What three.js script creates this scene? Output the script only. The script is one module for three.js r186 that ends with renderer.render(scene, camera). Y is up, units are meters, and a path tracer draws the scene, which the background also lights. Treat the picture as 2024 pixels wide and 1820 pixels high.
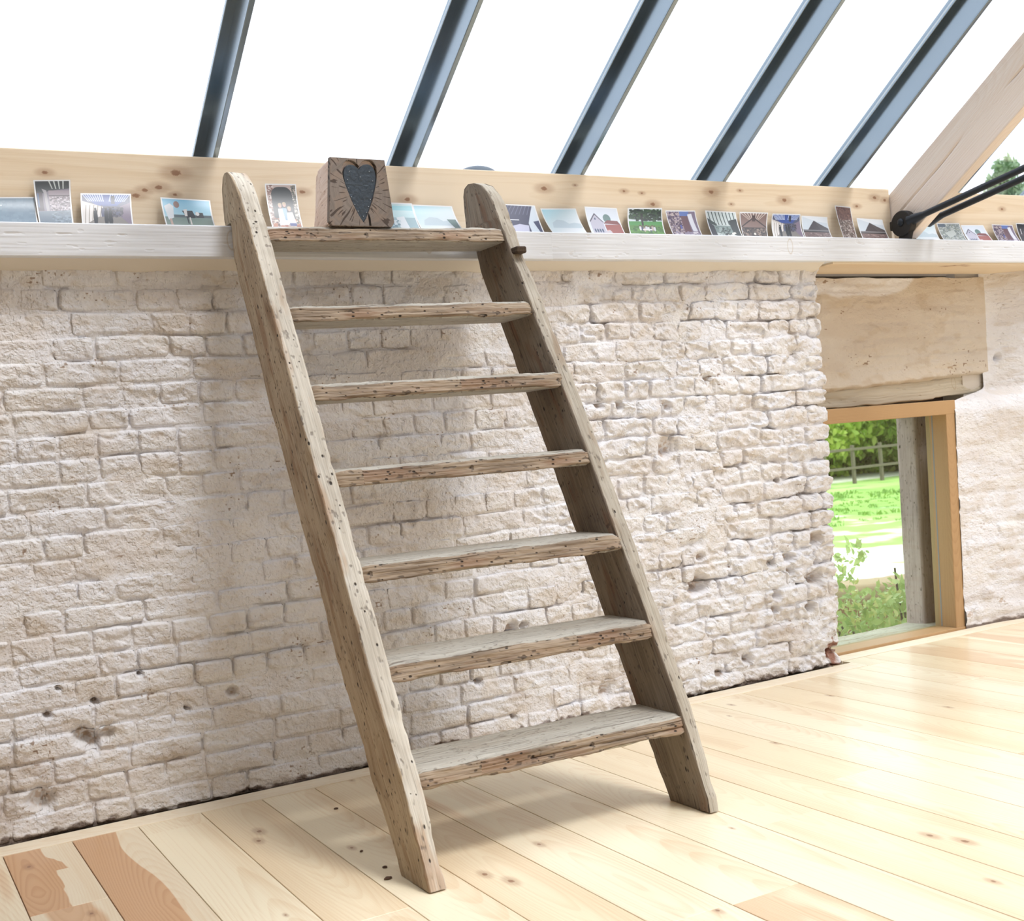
import * as THREE from 'three';
import { mergeGeometries } from 'three/addons/utils/BufferGeometryUtils.js';
import { RoundedBoxGeometry } from 'three/addons/geometries/RoundedBoxGeometry.js';

// ---------------------------------------------------------------- camera, sky, exposure
const scene = new THREE.Scene();
const camera = new THREE.PerspectiveCamera(42.06, 2024 / 1820, 0.05, 400);
{
  const yaw = 0.509185, pitch = -0.013721, roll = -0.080161;
  camera.position.set(0.1793, 1.0093, 3.6517);
  const fwd = new THREE.Vector3(Math.sin(yaw) * Math.cos(pitch), Math.sin(pitch), -Math.cos(yaw) * Math.cos(pitch));
  const right = new THREE.Vector3().crossVectors(fwd, new THREE.Vector3(0, 1, 0)).normalize(), up = new THREE.Vector3().crossVectors(right, fwd);
  const r2 = right.clone().multiplyScalar(Math.cos(roll)).addScaledVector(up, Math.sin(roll));
  const u2 = up.clone().multiplyScalar(Math.cos(roll)).addScaledVector(right, -Math.sin(roll));
  camera.quaternion.setFromRotationMatrix(new THREE.Matrix4().makeBasis(r2, u2, fwd.clone().negate()));
  camera.focus = 3.7; camera.userData.fStop = 8;
}
const renderer = new THREE.WebGLRenderer({ antialias: true });
renderer.toneMapping = THREE.LinearToneMapping;
renderer.toneMappingExposure = 1.1;
renderer.shadowMap.enabled = true;
{ // an even, bright overcast sky: brighter overhead than at the horizon
  const W = 64, H = 64, d = new Float32Array(W * H * 4);
  for (let j = 0; j < H; j++) for (let i = 0; i < W; i++) {
    const el = ((j + 0.5) / H - 0.5) * Math.PI, s = Math.max(0, Math.sin(el)), k = el < 0 ? 0.4 : (0.62 + 0.38 * s), o = (j * W + i) * 4;
    d[o] = 0.92 * k; d[o + 1] = 0.985 * k; d[o + 2] = 1.09 * k; d[o + 3] = 1;
  }
  const t = new THREE.DataTexture(d, W, H, THREE.RGBAFormat, THREE.FloatType);
  t.mapping = THREE.EquirectangularReflectionMapping; t.magFilter = THREE.LinearFilter; t.needsUpdate = true;
  scene.background = t; scene.environment = t; scene.backgroundIntensity = 2.1; scene.environmentIntensity = 2.1;
}

{ // the sun behind thin high cloud: a wide, soft source from the right, high over the room
  const sun = new THREE.DirectionalLight(0xffffff, 2.5), el = 58 * Math.PI / 180, az = 27 * Math.PI / 180;
  sun.position.set(2 + 20 * Math.cos(el) * Math.sin(az), 20 * Math.sin(el), 1 + 20 * Math.cos(el) * Math.cos(az)); sun.target.position.set(2, 0, 1); sun.name = 'veiled_sun';
  sun.castShadow = true; sun.shadow.radius = 30; sun.shadow.mapSize.set(2048, 2048); Object.assign(sun.shadow.camera, { left: -9, right: 9, top: 9, bottom: -9, near: 1, far: 60 }); scene.add(sun, sun.target);
}
// ---------------------------------------------------------------- helpers
const V = (x, y, z) => new THREE.Vector3(x, y, z);
const clamp = (x, a = 0, b = 1) => Math.min(b, Math.max(a, x)), lerp = (a, b, t) => a + (b - a) * t;
const smooth = (a, b, x) => { const t = clamp((x - a) / (b - a)); return t * t * (3 - 2 * t); };
function rng(seed) { let s = seed | 0; return () => { s = (s + 0x6d2b79f5) | 0; let t = Math.imul(s ^ (s >>> 15), 1 | s); t = (t + Math.imul(t ^ (t >>> 7), 61 | t)) ^ t; return ((t ^ (t >>> 14)) >>> 0) / 4294967296; }; }
const TAB = new Float32Array(65536); { const r = rng(77); for (let i = 0; i < 65536; i++) TAB[i] = r(); }
const h3 = (x, y, z) => TAB[(Math.imul(x, 73856093) ^ Math.imul(y, 19349663) ^ Math.imul(z, 83492791)) >>> 7 & 65535];
function noise(x, y, z = 0) { // value noise 0..1
  const ix = Math.floor(x), iy = Math.floor(y), iz = Math.floor(z); let u = x - ix, v = y - iy, w = z - iz;
  u = u * u * (3 - 2 * u); v = v * v * (3 - 2 * v); w = w * w * (3 - 2 * w);
  const a = lerp(lerp(h3(ix, iy, iz), h3(ix + 1, iy, iz), u), lerp(h3(ix, iy + 1, iz), h3(ix + 1, iy + 1, iz), u), v);
  if (w === 0) return a;
  return lerp(a, lerp(lerp(h3(ix, iy, iz + 1), h3(ix + 1, iy, iz + 1), u), lerp(h3(ix, iy + 1, iz + 1), h3(ix + 1, iy + 1, iz + 1), u), v), w);
}
function fbm(x, y, z = 0, o = 4) { let s = 0, a = 0.5, n = 0; for (let i = 0; i < o; i++) { s += a * noise(x, y, z); n += a; a *= 0.5; x = x * 2.03 + 17.1; y = y * 2.03 + 5.7; z = z * 2.03 + 9.2; } return s / n; }
const used = {};
function numbered(n) { const k = used[n] = (used[n] ?? -1) + 1; return k ? n + '_' + String(k).padStart(3, '0') : n; }
function tag(o, label, category, group) { o.userData.label = label; o.userData.category = category; if (group) o.userData.group = group; return o; }
function part(name, geo, mat, parent, label) { const m = new THREE.Mesh(geo, mat); m.name = parent === scene ? numbered(name) : name; m.castShadow = m.receiveShadow = true; parent.add(m); if (label) m.userData.label = label; return m; }
function thing(name, label, category, [x, y, z] = [0, 0, 0], group) { const g = new THREE.Group(); g.name = numbered(name); g.position.set(x, y, z); scene.add(g); return tag(g, label, category, group); }
function struct(name) { const g = new THREE.Group(); g.name = name; g.userData.kind = 'structure'; scene.add(g); return g; }
const box = (x0, x1, y0, y1, z0, z1) => new THREE.BoxGeometry(x1 - x0, y1 - y0, z1 - z0).translate((x0 + x1) / 2, (y0 + y1) / 2, (z0 + z1) / 2);
const rbox = (x0, x1, y0, y1, z0, z1, r = 0.003, s = 2) => new RoundedBoxGeometry(x1 - x0, y1 - y0, z1 - z0, s, r).translate((x0 + x1) / 2, (y0 + y1) / 2, (z0 + z1) / 2);
const std = (o) => new THREE.MeshStandardMaterial({ side: THREE.DoubleSide, ...o });
function dataTex(W, H, fn, srgb = true, repeat = true) { // fn(x, y) -> [r, g, b] 0..255
  const d = new Uint8Array(W * H * 4);
  for (let j = 0; j < H; j++) for (let i = 0; i < W; i++) { const c = fn(i, j), o = (j * W + i) * 4; d[o] = clamp(c[0], 0, 255); d[o + 1] = clamp(c[1], 0, 255); d[o + 2] = clamp(c[2], 0, 255); d[o + 3] = 255; }
  const t = new THREE.DataTexture(d, W, H); t.magFilter = THREE.LinearFilter; t.minFilter = THREE.LinearMipmapLinearFilter; t.generateMipmaps = true;
  if (srgb) t.colorSpace = THREE.SRGBColorSpace; if (repeat) t.wrapS = t.wrapT = THREE.RepeatWrapping; t.needsUpdate = true; return t;
}
const mix3 = (a, b, t) => [lerp(a[0], b[0], t), lerp(a[1], b[1], t), lerp(a[2], b[2], t)];
function scaleUV(g, su, sv) { const uv = g.attributes.uv; for (let i = 0; i < uv.count; i++) uv.setXY(i, uv.getX(i) * su, uv.getY(i) * sv); return g; }

// A worn timber: N sections, each a quad c00 c10 c11 c01 (V3) given by at(t); rounded corners, displaced along the normals.
function loft(at, N, { r = 0.006, ka = 5, kb = 8, disp = null, uv = [1, 1], u0 = 0, nom = null } = {}) {
  const q0 = at(0.5), wa = (q0[0].distanceTo(q0[1]) + q0[3].distanceTo(q0[2])) / 2, wb = q0[0].distanceTo(q0[3]);
  const ra = Math.min(0.49, r / wa), rb = Math.min(0.49, r / wb), ring = [], K = 3;
  const corner = (ca, cb, s) => { for (let i = 0; i <= K; i++) { const a = s + (i / K) * Math.PI / 2; ring.push([ca + ra * Math.cos(a), cb + rb * Math.sin(a)]); } };
  const side = (a0, b0, a1, b1, k) => { for (let i = 1; i < k; i++) ring.push([lerp(a0, a1, i / k), lerp(b0, b1, i / k)]); };
  corner(1 - ra, rb, -Math.PI / 2); side(1, rb, 1, 1 - rb, kb); corner(1 - ra, 1 - rb, 0); side(1 - ra, 1, ra, 1, ka); corner(ra, 1 - rb, Math.PI / 2); side(0, 1 - rb, 0, rb, kb); corner(ra, rb, Math.PI); side(ra, 0, 1 - ra, 0, ka);
  ring.push(ring[0]);
  const R = ring.length, pos = [], uvs = [], idx = []; let len = 0, prev = null;
  for (let i = 0; i <= N; i++) {
    const q = at(i / N), c = q[0].clone().add(q[1]).add(q[2]).add(q[3]).multiplyScalar(0.25); if (prev) len += c.distanceTo(prev); prev = c;
    let per = 0, lp = null;
    for (let j = 0; j < R; j++) {
      const [a, b] = ring[j], p = q[0].clone().lerp(q[1], a).lerp(q[3].clone().lerp(q[2], a), b); if (lp) per += nom ? Math.hypot((a - ring[j - 1][0]) * nom[0], (b - ring[j - 1][1]) * nom[1]) : p.distanceTo(lp); lp = p;
      pos.push(p.x, p.y, p.z); uvs.push((u0 + len) * uv[0], per * uv[1]);
    }
  }
  for (let i = 0; i < N; i++) for (let j = 0; j < R - 1; j++) { const a = i * R + j, b = a + R; idx.push(a, b, a + 1, a + 1, b, b + 1); }
  const g = new THREE.BufferGeometry(); g.setAttribute('position', new THREE.Float32BufferAttribute(pos, 3)); g.setAttribute('uv', new THREE.Float32BufferAttribute(uvs, 2)); g.setIndex(idx); g.computeVertexNormals();
  const fix = () => { const n = g.attributes.normal; for (let i = 0; i <= N; i++) { const a = i * R, b = a + R - 1, v = V(n.getX(a) + n.getX(b), n.getY(a) + n.getY(b), n.getZ(a) + n.getZ(b)).normalize(); n.setXYZ(a, v.x, v.y, v.z); n.setXYZ(b, v.x, v.y, v.z); } };
  fix();
  const P = g.attributes.position;
  // outward sense of the normals
  { const n = g.attributes.normal, q = at(0.5), c = q[0].clone().add(q[1]).add(q[2]).add(q[3]).multiplyScalar(0.25), k = Math.round(N / 2) * R + 2; const d = V(P.getX(k), P.getY(k), P.getZ(k)).sub(c); if (d.dot(V(n.getX(k), n.getY(k), n.getZ(k))) < 0) { for (let i = 0; i < idx.length; i += 3) { const t = idx[i + 1]; idx[i + 1] = idx[i + 2]; idx[i + 2] = t; } g.setIndex(idx); g.computeVertexNormals(); fix(); } }
  if (disp) { const n = g.attributes.normal; for (let k = 0; k < P.count; k++) { const p = V(P.getX(k), P.getY(k), P.getZ(k)), e = V(n.getX(k), n.getY(k), n.getZ(k)), [a, b] = ring[k % R]; p.addScaledVector(e, disp(p, Math.floor(k / R) / N, a, b)); P.setXYZ(k, p.x, p.y, p.z); } g.computeVertexNormals(); fix(); }
  const caps = []; // flat ends
  for (const i of [0, N]) {
    const cp = [], cu = [], ci = []; let c = V(0, 0, 0);
    for (let j = 0; j < R; j++) { const k = i * R + j, p = V(P.getX(k), P.getY(k), P.getZ(k)); c.add(p); cp.push(p.x, p.y, p.z); cu.push(ring[j][0] * wa * uv[0], ring[j][1] * wb * uv[1]); }
    c.multiplyScalar(1 / R); cp.push(c.x, c.y, c.z); cu.push(wa / 2 * uv[0], wb / 2 * uv[1]);
    for (let j = 0; j < R - 1; j++) i ? ci.push(j, j + 1, R) : ci.push(j + 1, j, R);
    const cg = new THREE.BufferGeometry(); cg.setAttribute('position', new THREE.Float32BufferAttribute(cp, 3)); cg.setAttribute('uv', new THREE.Float32BufferAttribute(cu, 2)); cg.setIndex(ci); cg.computeVertexNormals(); caps.push(cg);
  }
  return mergeGeometries([g, ...caps]);
}
// a straight stick along x with a rectangular section
const stickX = (x0, x1, y0, y1, z0, z1, N, o) => loft((t) => { const x = lerp(x0, x1, t); return [V(x, y0, z0), V(x, y0, z1), V(x, y1, z1), V(x, y1, z0)]; }, N, o);

// ---------------------------------------------------------------- wood textures
function pineTex(seed, L, W, o = {}) { // L metres along u, W metres along v
  const PX = o.px ?? 2048, PY = o.py ?? 160, r = rng(seed), S = seed * 13.7, knots = o.knots ?? Array.from({ length: o.nk ?? 3 }, () => [r() * L, r() * W, 0.0025 + r() * 0.0045]);
  const pale = o.pale ?? [232, 216, 188], late = o.late ?? [218, 188, 150], heart = o.heart ?? [206, 162, 120], cu = W * (0.2 + 0.6 * r()), base = 0.02 + 0.05 * r(), f = o.freq ?? 150 + 90 * r();
  return dataTex(PX, PY, (i, j) => {
    const u = (i / PX) * L, v = (j / PY) * W; let du = u, dv = v, dark = 0;
    for (const [ku, kv, kr] of knots) { const a = (u - ku) / 2.2, b = v - kv, d = Math.hypot(a, b); dv += b * 0.9 * Math.exp(-((d / (kr * 2.4)) ** 2)); dark = Math.max(dark, smooth(kr * 1.15, kr * 0.5, Math.hypot(a * 1.3, b) + kr * 0.35 * (noise(u * 300, v * 300, S) - 0.5)), 0.35 * smooth(kr * 3, kr, d)); }
    const h = base * (0.4 + 1.8 * noise(du * 0.9, S)) + 0.25 * Math.abs(fbm(du * 0.5, S + 4, 0, 2) - 0.5), c = cu + 0.03 * (fbm(du * 0.8, S + 8, 0, 2) - 0.5);
    const R = Math.hypot(dv - c + 0.0025 * (noise(du * 9, dv * 60, S) - 0.5), h) * f; const s = R - Math.floor(R), ring = smooth(0.35, 0.93, s) * (1 - smooth(0.94, 1, s));
    const streak = fbm(du * 2.5, dv * 420, S, 3), tone = fbm(du * 0.7, dv * 14, S + 3, 2);
    let col = mix3(pale, late, clamp(ring * (o.ring ?? 0.26) + (streak - 0.5) * 0.55 + (tone - 0.45) * 1.0));
    if (o.isHeart) { const k = o.isHeart(u, v, noise(u * 7, v * 30, S), noise(u * 30, v * 90, S + 2)); col = mix3(col, mix3(heart, [182, 130, 88], ring * 0.4), k); }
    col = mix3(col, [120, 78, 52], dark * 0.75);
    return col;
  });
}
// grey-brown weathered oak, u along the grain
function oldWood(seed, o) {
  const PX = o.px, PY = o.py, S = seed * 7.3, r = rng(seed), holes = Array.from({ length: o.holes }, () => [r() * o.L, r() * o.W, 0.0008 + r() * 0.0017 + (r() < 0.15 ? 0.0015 : 0)]);
  const grid = new Map(); const key = (a, b) => a + ',' + b;
  for (const h of holes) { const a = Math.floor(h[0] / 0.02), b = Math.floor(h[1] / 0.02); for (let i = -1; i < 2; i++) for (let j = -1; j < 2; j++) { const k = key(a + i, b + j); (grid.get(k) ?? grid.set(k, []).get(k)).push(h); } }
  const H = new Float32Array(PX * PY), C = [];
  for (let j = 0; j < PY; j++) for (let i = 0; i < PX; i++) {
    const u = (i / PX) * o.L, v = (j / PY) * o.W, wv = v + 0.006 * (fbm(u * 5, v * 20, S, 2) - 0.5);
    const g1 = fbm(u * 7, wv * 260, S, 3), g2 = fbm(u * 18, wv * 700, S + 5, 2), crack = smooth(0.7, 0.82, fbm(u * 4, wv * 150, S + 9, 3)), blot = fbm(u * 7, v * 16, S + 20, 4), rust = smooth(0.55, 0.72, fbm(u * 5, v * 30, S + 31, 4)), pit = smooth(0.66, 0.8, fbm(u * 60, v * 130, S + 41, 2));
    let hole = 0; for (const h of grid.get(key(Math.floor(u / 0.02), Math.floor(v / 0.02))) ?? []) hole = Math.max(hole, smooth(h[2] * 1.25, h[2] * 0.6, Math.hypot((u - h[0]) * 0.55, v - h[1])));
    const P = o.pal ? o.pal(v + 0.004 * (fbm(u * 30, v * 60, S + 50, 2) - 0.5) * 2) : o; let c = mix3(P.light, P.mid, clamp(0.15 + (g1 - 0.4) * 1.4 + (blot - 0.5) * 1.6));
    c = mix3(c, P.rust, rust * (P.rusty ?? 0.6)); c = mix3(c, P.dark, clamp(crack * 0.8 + pit * 0.5 + (g2 - 0.5) * 0.5)); c = mix3(c, [44, 36, 30], hole * 0.9 * (P.hk ?? 1));
    H[j * PX + i] = 0.55 + (g1 - 0.5) * 0.35 + (g2 - 0.5) * 0.25 - crack * 0.35 - pit * 0.22 - hole * 0.6 * (P.hk ?? 1); C.push(c);
  }
  return { map: dataTex(PX, PY, (i, j) => C[j * PX + i]), bump: dataTex(PX, PY, (i, j) => { const h = 255 * clamp(H[j * PX + i]); return [h, h, h]; }, false) };
}

// ---------------------------------------------------------------- the brick wall
// every pit, patch and roughness of the wall as a height field in metres over (x, y)
const PITS = [[2.997, 0.42, 0.032, 0.06], [2.97, 0.40, 0.02, 0.035], [3.45, 0.47, 0.022, 0.045], [3.455, 0.41, 0.016, 0.04], [3.597, 0.53, 0.022, 0.055], [3.585, 0.37, 0.03, 0.06], [3.60, 0.43, 0.018, 0.04], [3.365, 0.33, 0.016, 0.05], [3.356, 0.46, 0.013, 0.04], [3.54, 0.255, 0.018, 0.05], [3.36, 0.27, 0.014, 0.035], [3.01, 0.52, 0.016, 0.03],
  [0.728, 0.268, 0.026, 0.04], [0.752, 0.252, 0.024, 0.035], [0.796, 0.262, 0.017, 0.032], [2.16, 0.372, 0.02, 0.045], [2.21, 0.375, 0.012, 0.035], [0.638, 0.345, 0.009, 0.04], [0.769, 0.362, 0.009, 0.04], [0.672, 0.415, 0.006, 0.03], [2.53, 0.09, 0.026, 0.03], [2.6, 1.122, 0.013, 0.03], [2.69, 1.118, 0.014, 0.035], [2.905, 1.107, 0.015, 0.03], [2.894, 0.957, 0.03, 0.03], [2.875, 0.93, 0.02, 0.03], [3.1, 1.2, 0.012, 0.03], [3.42, 0.78, 0.011, 0.04], [3.2, 0.1, 0.02, 0.035], [3.06, 0.065, 0.02, 0.03], [2.14, 0.065, 0.008, 0.035], [2.02, 0.21, 0.012, 0.03], [0.6, 0.11, 0.03, 0.04], [1.17, 0.32, 0.012, 0.03], [3.66, 0.05, 0.03, 0.03], [0.90, 0.42, 0.006, 0.04], [1.03, 0.295, 0.006, 0.04]];
const rough = (x) => 0.6 + 0.65 * smooth(2.1, 2.7, x) + 0.25 * smooth(3.2, 3.6, x);
const smear = (x, y) => smooth(0.5, 0.62, fbm(x * 4.3 + 3, y * 7, 47, 3)) * (1 - 0.35 * smooth(0.6, 0.2, y));
function relief(x, y) {
  const k = rough(x); let z = 0.010 * (fbm(x * 2.1, y * 2.6, 3, 3) - 0.5) + k * (0.011 * (fbm(x * 13, y * 21, 7, 3) - 0.5) + 0.006 * (fbm(x * 42, y * 60, 11, 2) - 0.5));
  const flake = fbm(x * 9, y * 14, 23, 3); z -= 0.006 * k * smooth(0.545, 0.562, flake); z -= 0.0035 * smooth(0.585, 0.6, fbm(x * 22, y * 34, 29, 2)) * k;
  for (const [px, py, r, d] of PITS) { const e = Math.hypot((x - px) * 0.85, y - py) / (r * (0.75 + 0.6 * noise(x * 45, y * 45, 5))); if (e < 1.6) z -= d * Math.exp(-(e ** 4)); }
  return z;
}
function grid(nx, ny, fn, uvf) { // fn(s, t) -> V3
  const p = [], u = [], id = [];
  for (let j = 0; j <= ny; j++) for (let i = 0; i <= nx; i++) { const v = fn(i / nx, j / ny); p.push(v.x, v.y, v.z); const w = uvf(v); u.push(w[0], w[1]); }
  for (let j = 0; j < ny; j++) for (let i = 0; i < nx; i++) { const a = j * (nx + 1) + i, b = a + nx + 1; id.push(a, a + 1, b, a + 1, b + 1, b); }
  const g = new THREE.BufferGeometry(); g.setAttribute('position', new THREE.Float32BufferAttribute(p, 3)); g.setAttribute('uv', new THREE.Float32BufferAttribute(u, 2)); g.setIndex(id); g.computeVertexNormals(); return g;
}
const WX0 = -1.6, WX1 = 3.72, WH = 1.636;
const wallUV = (v) => [(v.x - 0.3) / 3.6, v.y / 1.8];
// old off-white limewash: yellowed where it is thick, chipped to dark specks, dirty and unpainted along its foot
const wallTex = dataTex(2048, 1024, (i, j) => {
  const x = 0.3 + (i / 2048) * 3.6, y = (j / 1024) * 1.8;
  let c = mix3([228, 226, 228], [221, 215, 212], smooth(0.42, 0.68, fbm(x * 5, y * 9, 51, 4)));
  c = mix3(c, [206, 193, 178], 0.4 * smooth(0.58, 0.74, fbm(x * 16, y * 26, 61, 3)));
  c = mix3(c, [230, 227, 225], 0.6 * smooth(0.55, 0.72, fbm(x * 8, y * 20, 71, 3)));
  const speck = smooth(0.84, 0.9, noise(x * 120, y * 150, 81)) * smooth(0.82, 0.88, noise(x * 13, y * 15, 83)); c = mix3(c, [130, 104, 84], speck * 0.7);
  const grime = smooth(0.62, 0.7, fbm(x * 6, y * 16, 91, 4)) * smooth(0.45, 0.15, y); c = mix3(c, [160, 140, 122], grime * 0.3);
  const foot = smooth(0.0, 0.012, 0.02 + 0.022 * (fbm(x * 30, y * 40, 95, 4) - 0.5) * 2 + 0.012 * (noise(x * 5, 2, 6) - 0.5) - y); c = mix3(c, [96, 80, 70], foot * 0.85);
  for (const [px, py, r, d] of PITS) if (d >= 0.03) { const e = Math.hypot((x - px) * 0.85, y - py) / (r * (0.75 + 0.6 * noise(x * 45, y * 45, 5))); if (e < 1) c = mix3(c, [176, 146, 120], 0.5 * smooth(0.85, 0.5, e) * smooth(0.3, 0.6, noise(x * 150, y * 150, 3))); }
  const bare = smooth(0.035, 0.02, Math.hypot(x - 3.655, (y - 0.05) * 0.6) + 0.03 * (noise(x * 70, y * 70, 9) - 0.5)) ; c = mix3(c, [140, 92, 72], bare * 0.9);
  return c;
}, true, false);
const wallBump = dataTex(1024, 1024, (i, j) => { const x = i / 1024, y = j / 1024, T = 8, w = (f, s) => { const a = noise(x * f, y * f, s), b = noise((x - 1) * f, y * f, s), c = noise(x * f, (y - 1) * f, s), d = noise((x - 1) * f, (y - 1) * f, s), p = smooth(0.85, 1, x), q = smooth(0.85, 1, y); return lerp(lerp(a, b, p), lerp(c, d, p), q); }; const h = 255 * (0.5 * w(40, 1) + 0.3 * w(90, 2) + 0.2 * w(190, 3) - 0.25 * smooth(0.78, 0.85, w(70, 6))); return [h, h, h]; }, false);
wallBump.repeat.set(6, 3);
const M = {};
M.lime = std({ map: wallTex, bumpMap: wallBump, bumpScale: 0.006, roughness: 0.62 });
{
  const wall = struct('wall_back');
  part('masonry', mergeGeometries([box(WX0, WX1 - 0.02, -0.1, WH, -0.46, -0.075), box(WX0, 9.2, WH - 0.002, 1.93, -0.46, -0.26), box(WX1 - 0.02, 4.98, 1.1, WH + 0.006, -0.46, -0.36), box(4.78, 9.2, -0.1, WH + 0.006, -0.46, -0.21), box(WX1 - 0.02, 4.8, -0.3, -0.03, -0.46, -0.02)]), std({ color: 0xcfc4b6, roughness: 0.9 }), wall);
  const edge = (y) => 3.705 + 0.03 * (y / WH - 0.4) + 0.016 * (fbm(y * 14, 4, 2, 3) - 0.5);
  part('mortar', grid(430, 190, (s, t) => { const y = t * WH, x1 = edge(y) - 0.005, x = lerp(0.2, x1, s); const tuck = smooth(x1 - 0.006, x1, x) * 0.05; return V(x, y, -0.001 - 0.0046 * rough(x) + (0.003 + 0.0046 * rough(x)) * smear(x, y) - 0.013 * rough(x) * smooth(0.61, 0.68, fbm(x * 6.5, y * 17, 97, 3)) + 0.45 * relief(x, y) + 0.55 * (relief(x, y) < -0.012 ? relief(x, y) : 0) + 0.010 * (fbm(x * 6, y * 9, 41, 3) - 0.5) * 1.3 + 0.003 * (fbm(x * 50, y * 50, 43, 2) - 0.5) - tuck); }, wallUV), M.lime, wall, 'limewashed mortar between the bricks');
  part('mortar', box(WX0, 0.2, 0, WH, -0.08, -0.006), M.lime, wall);
  part('bedding_mortar', loft((t) => { const x = lerp(-1.6, 3.70, t), w = 0.008 * (fbm(x * 5, 2, 2, 3) - 0.5) * 2, q = 0.012 * (fbm(x * 3, 7, 2, 3) - 0.5) * 2; return [V(x, 1.606 + w, -0.03), V(x, 1.614 + w, 0.010), V(x, 1.642, 0.062 + q), V(x, 1.642, -0.03)]; }, 300, { r: 0.004, disp: (p) => 0.003 * (fbm(p.x * 30, p.y * 40, p.z * 40, 3) - 0.5) }), std({ color: 0xded6ca, roughness: 0.85 }), wall);
  // courses of bricks, long and short ones mixed
  const r = rng(5), PITCH = WH / 23, list = [];
  for (let row = 0; row < 23; row++) {
    let x = 0.25 + r() * 0.2 - 0.2; const mostly = row % 2 ? 0.25 : 0.6;
    while (x < 3.72) {
      let w = r() < mostly ? 0.216 : 0.108; w *= 0.94 + 0.12 * r(); let x1 = x + w; const e = edge((row + 0.5) * PITCH);
      if (x1 > e - 0.055) x1 = e + 0.006 * (r() - 0.5);
      if (x1 - x > 0.03 && x1 > 0.33) list.push([Math.max(x, 0.2), x1, row, r()]);
      if (x1 >= e - 0.01) break; x = x1 + 0.005;
    }
  }
  const yEdge = (k, x) => k * PITCH + 0.010 * (fbm(x * 0.9, k * 0.37, 13, 2) - 0.5) * (k > 0 && k < 23 ? 1 : 0) + rough(x) * 0.013 * (noise(x * 7, k * 5.1, 19) - 0.5);
  const brickGeo = ([x0, x1, row, q]) => {
    const nx = Math.max(8, Math.round((x1 - x0) / 0.005)), ny = 15, proud = 0.0005 + 0.0055 * q * (0.6 + 0.7 * rough((x0 + x1) / 2)), tilt = (noise(row * 3.3, x0 * 20, 2) - 0.5) * 0.006, lean = 0.0015 + 0.006 * noise(row * 4.7, x0 * 17, 9), skew = (noise(row * 5.3, x0 * 20, 7) - 0.5) * 0.012;
    return grid(nx + 2, ny + 2, (s, t) => {
      const i = clamp(s * (nx + 2) - 1, 0, nx) / nx, j = clamp(t * (ny + 2) - 1, 0, ny) / ny, rim = s === 0 || s === 1 || t === 0 || t === 1;
      const xm = lerp(x0, x1, i), k = rough(xm), wob = 0.0035 * k; let x = xm + skew * (j - 0.5) * (i < 0.5 ? 1 : 1), y = lerp(yEdge(row, xm) + 0.0028, yEdge(row + 1, xm) - 0.0028, j);
      const ex = Math.min(xm - x0, x1 - xm), ey = Math.min(j, 1 - j) * PITCH, cr = Math.max(0, 0.022 - ex) * Math.max(0, 0.018 - ey) / 0.0004; // rounded corners
      y += (j > 0.5 ? -1 : 1) * cr * 0.006 * (0.2 + k * 0.4); x += (i > 0.5 ? -1 : 1) * cr * 0.006 * (0.2 + k * 0.4) + wob * (noise(y * 60, row, i > 0.5 ? x1 * 9 : x0 * 9) - 0.5) * 2 * (ex < 0.02 ? 1 : 0);
      y += wob * 1.4 * (noise(xm * 40, row * 2 + (j > 0.5 ? 1 : 0) * 0.7, 3) - 0.5) * (ey < 0.02 ? 1 : 0);
      const d = Math.min(ex * (2.6 - k), ey), rr = 0.009 + 0.006 * k * noise(xm * 30, y * 30, 31), e = clamp(d / rr), round = 1 - Math.sqrt(Math.max(0, 1 - (1 - e) ** 2));
      let z = relief(xm, y) + proud + lean * (j - 0.4) + tilt * (i - 0.5) * 2 - round * (0.0045 + 0.0062 * k) * (1 - 0.75 * smear(xm, y)); if (rim) z = Math.min(z - 0.02, -0.03);
      return V(x, y, z);
    }, wallUV);
  };
  list.sort((a, b) => (b[1] - b[0]) * (1 + b[0] * -0.1) - (a[1] - a[0]) * (1 + a[0] * -0.1));
  // bricks wholly behind the shelf line or the smallest ones go last
  list.slice(0, 300).forEach((b) => part('brick', brickGeo(b), M.lime, wall));
  const rest = list.slice(300); if (rest.length) { const m = part('small_bricks', mergeGeometries(rest.map(brickGeo)), M.lime, wall); m.userData.kind = 'stuff'; }

  // recess over the window, the splayed side and the brickwork right of it
  const soft = (x, y, s) => 0.010 * (fbm(x * 4, y * 6, s, 3) - 0.5) + 0.004 * (fbm(x * 20, y * 30, s + 3, 3) - 0.5) + 0.004 * smooth(0.62, 0.66, fbm(x * 9, y * 16, s + 5, 3)) - 0.004 * Math.exp(-((((y + 0.02 * (fbm(x * 2, 1, s, 2) - 0.5)) / 0.0725 - 0.5 - Math.round(y / 0.0725 - 0.5)) / 0.09) ** 2)) * smooth(0.35, 0.6, fbm(x * 4, y * 5, s + 9, 2));
  const uvR = (v) => [(v.x * 0.62 + 0.2 - 0.3) / 3.6, v.y / 1.8];
  const creamG = grid(150, 70, (s, t) => { const x = lerp(3.62, 4.97, s), y = lerp(1.09, 1.619 - 0.008 * noise(x * 12, 3, 3), t); return V(x, y, -0.188 + soft(x, y, 3) * 1.2 * smooth(4.93, 4.78, x) - 0.03 * smooth(0.012, 0, y - 1.118 - 0.036 * (x - 3.9) / 0.98 - 0.006 * noise(x * 25, 3))); }, uvR);
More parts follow.
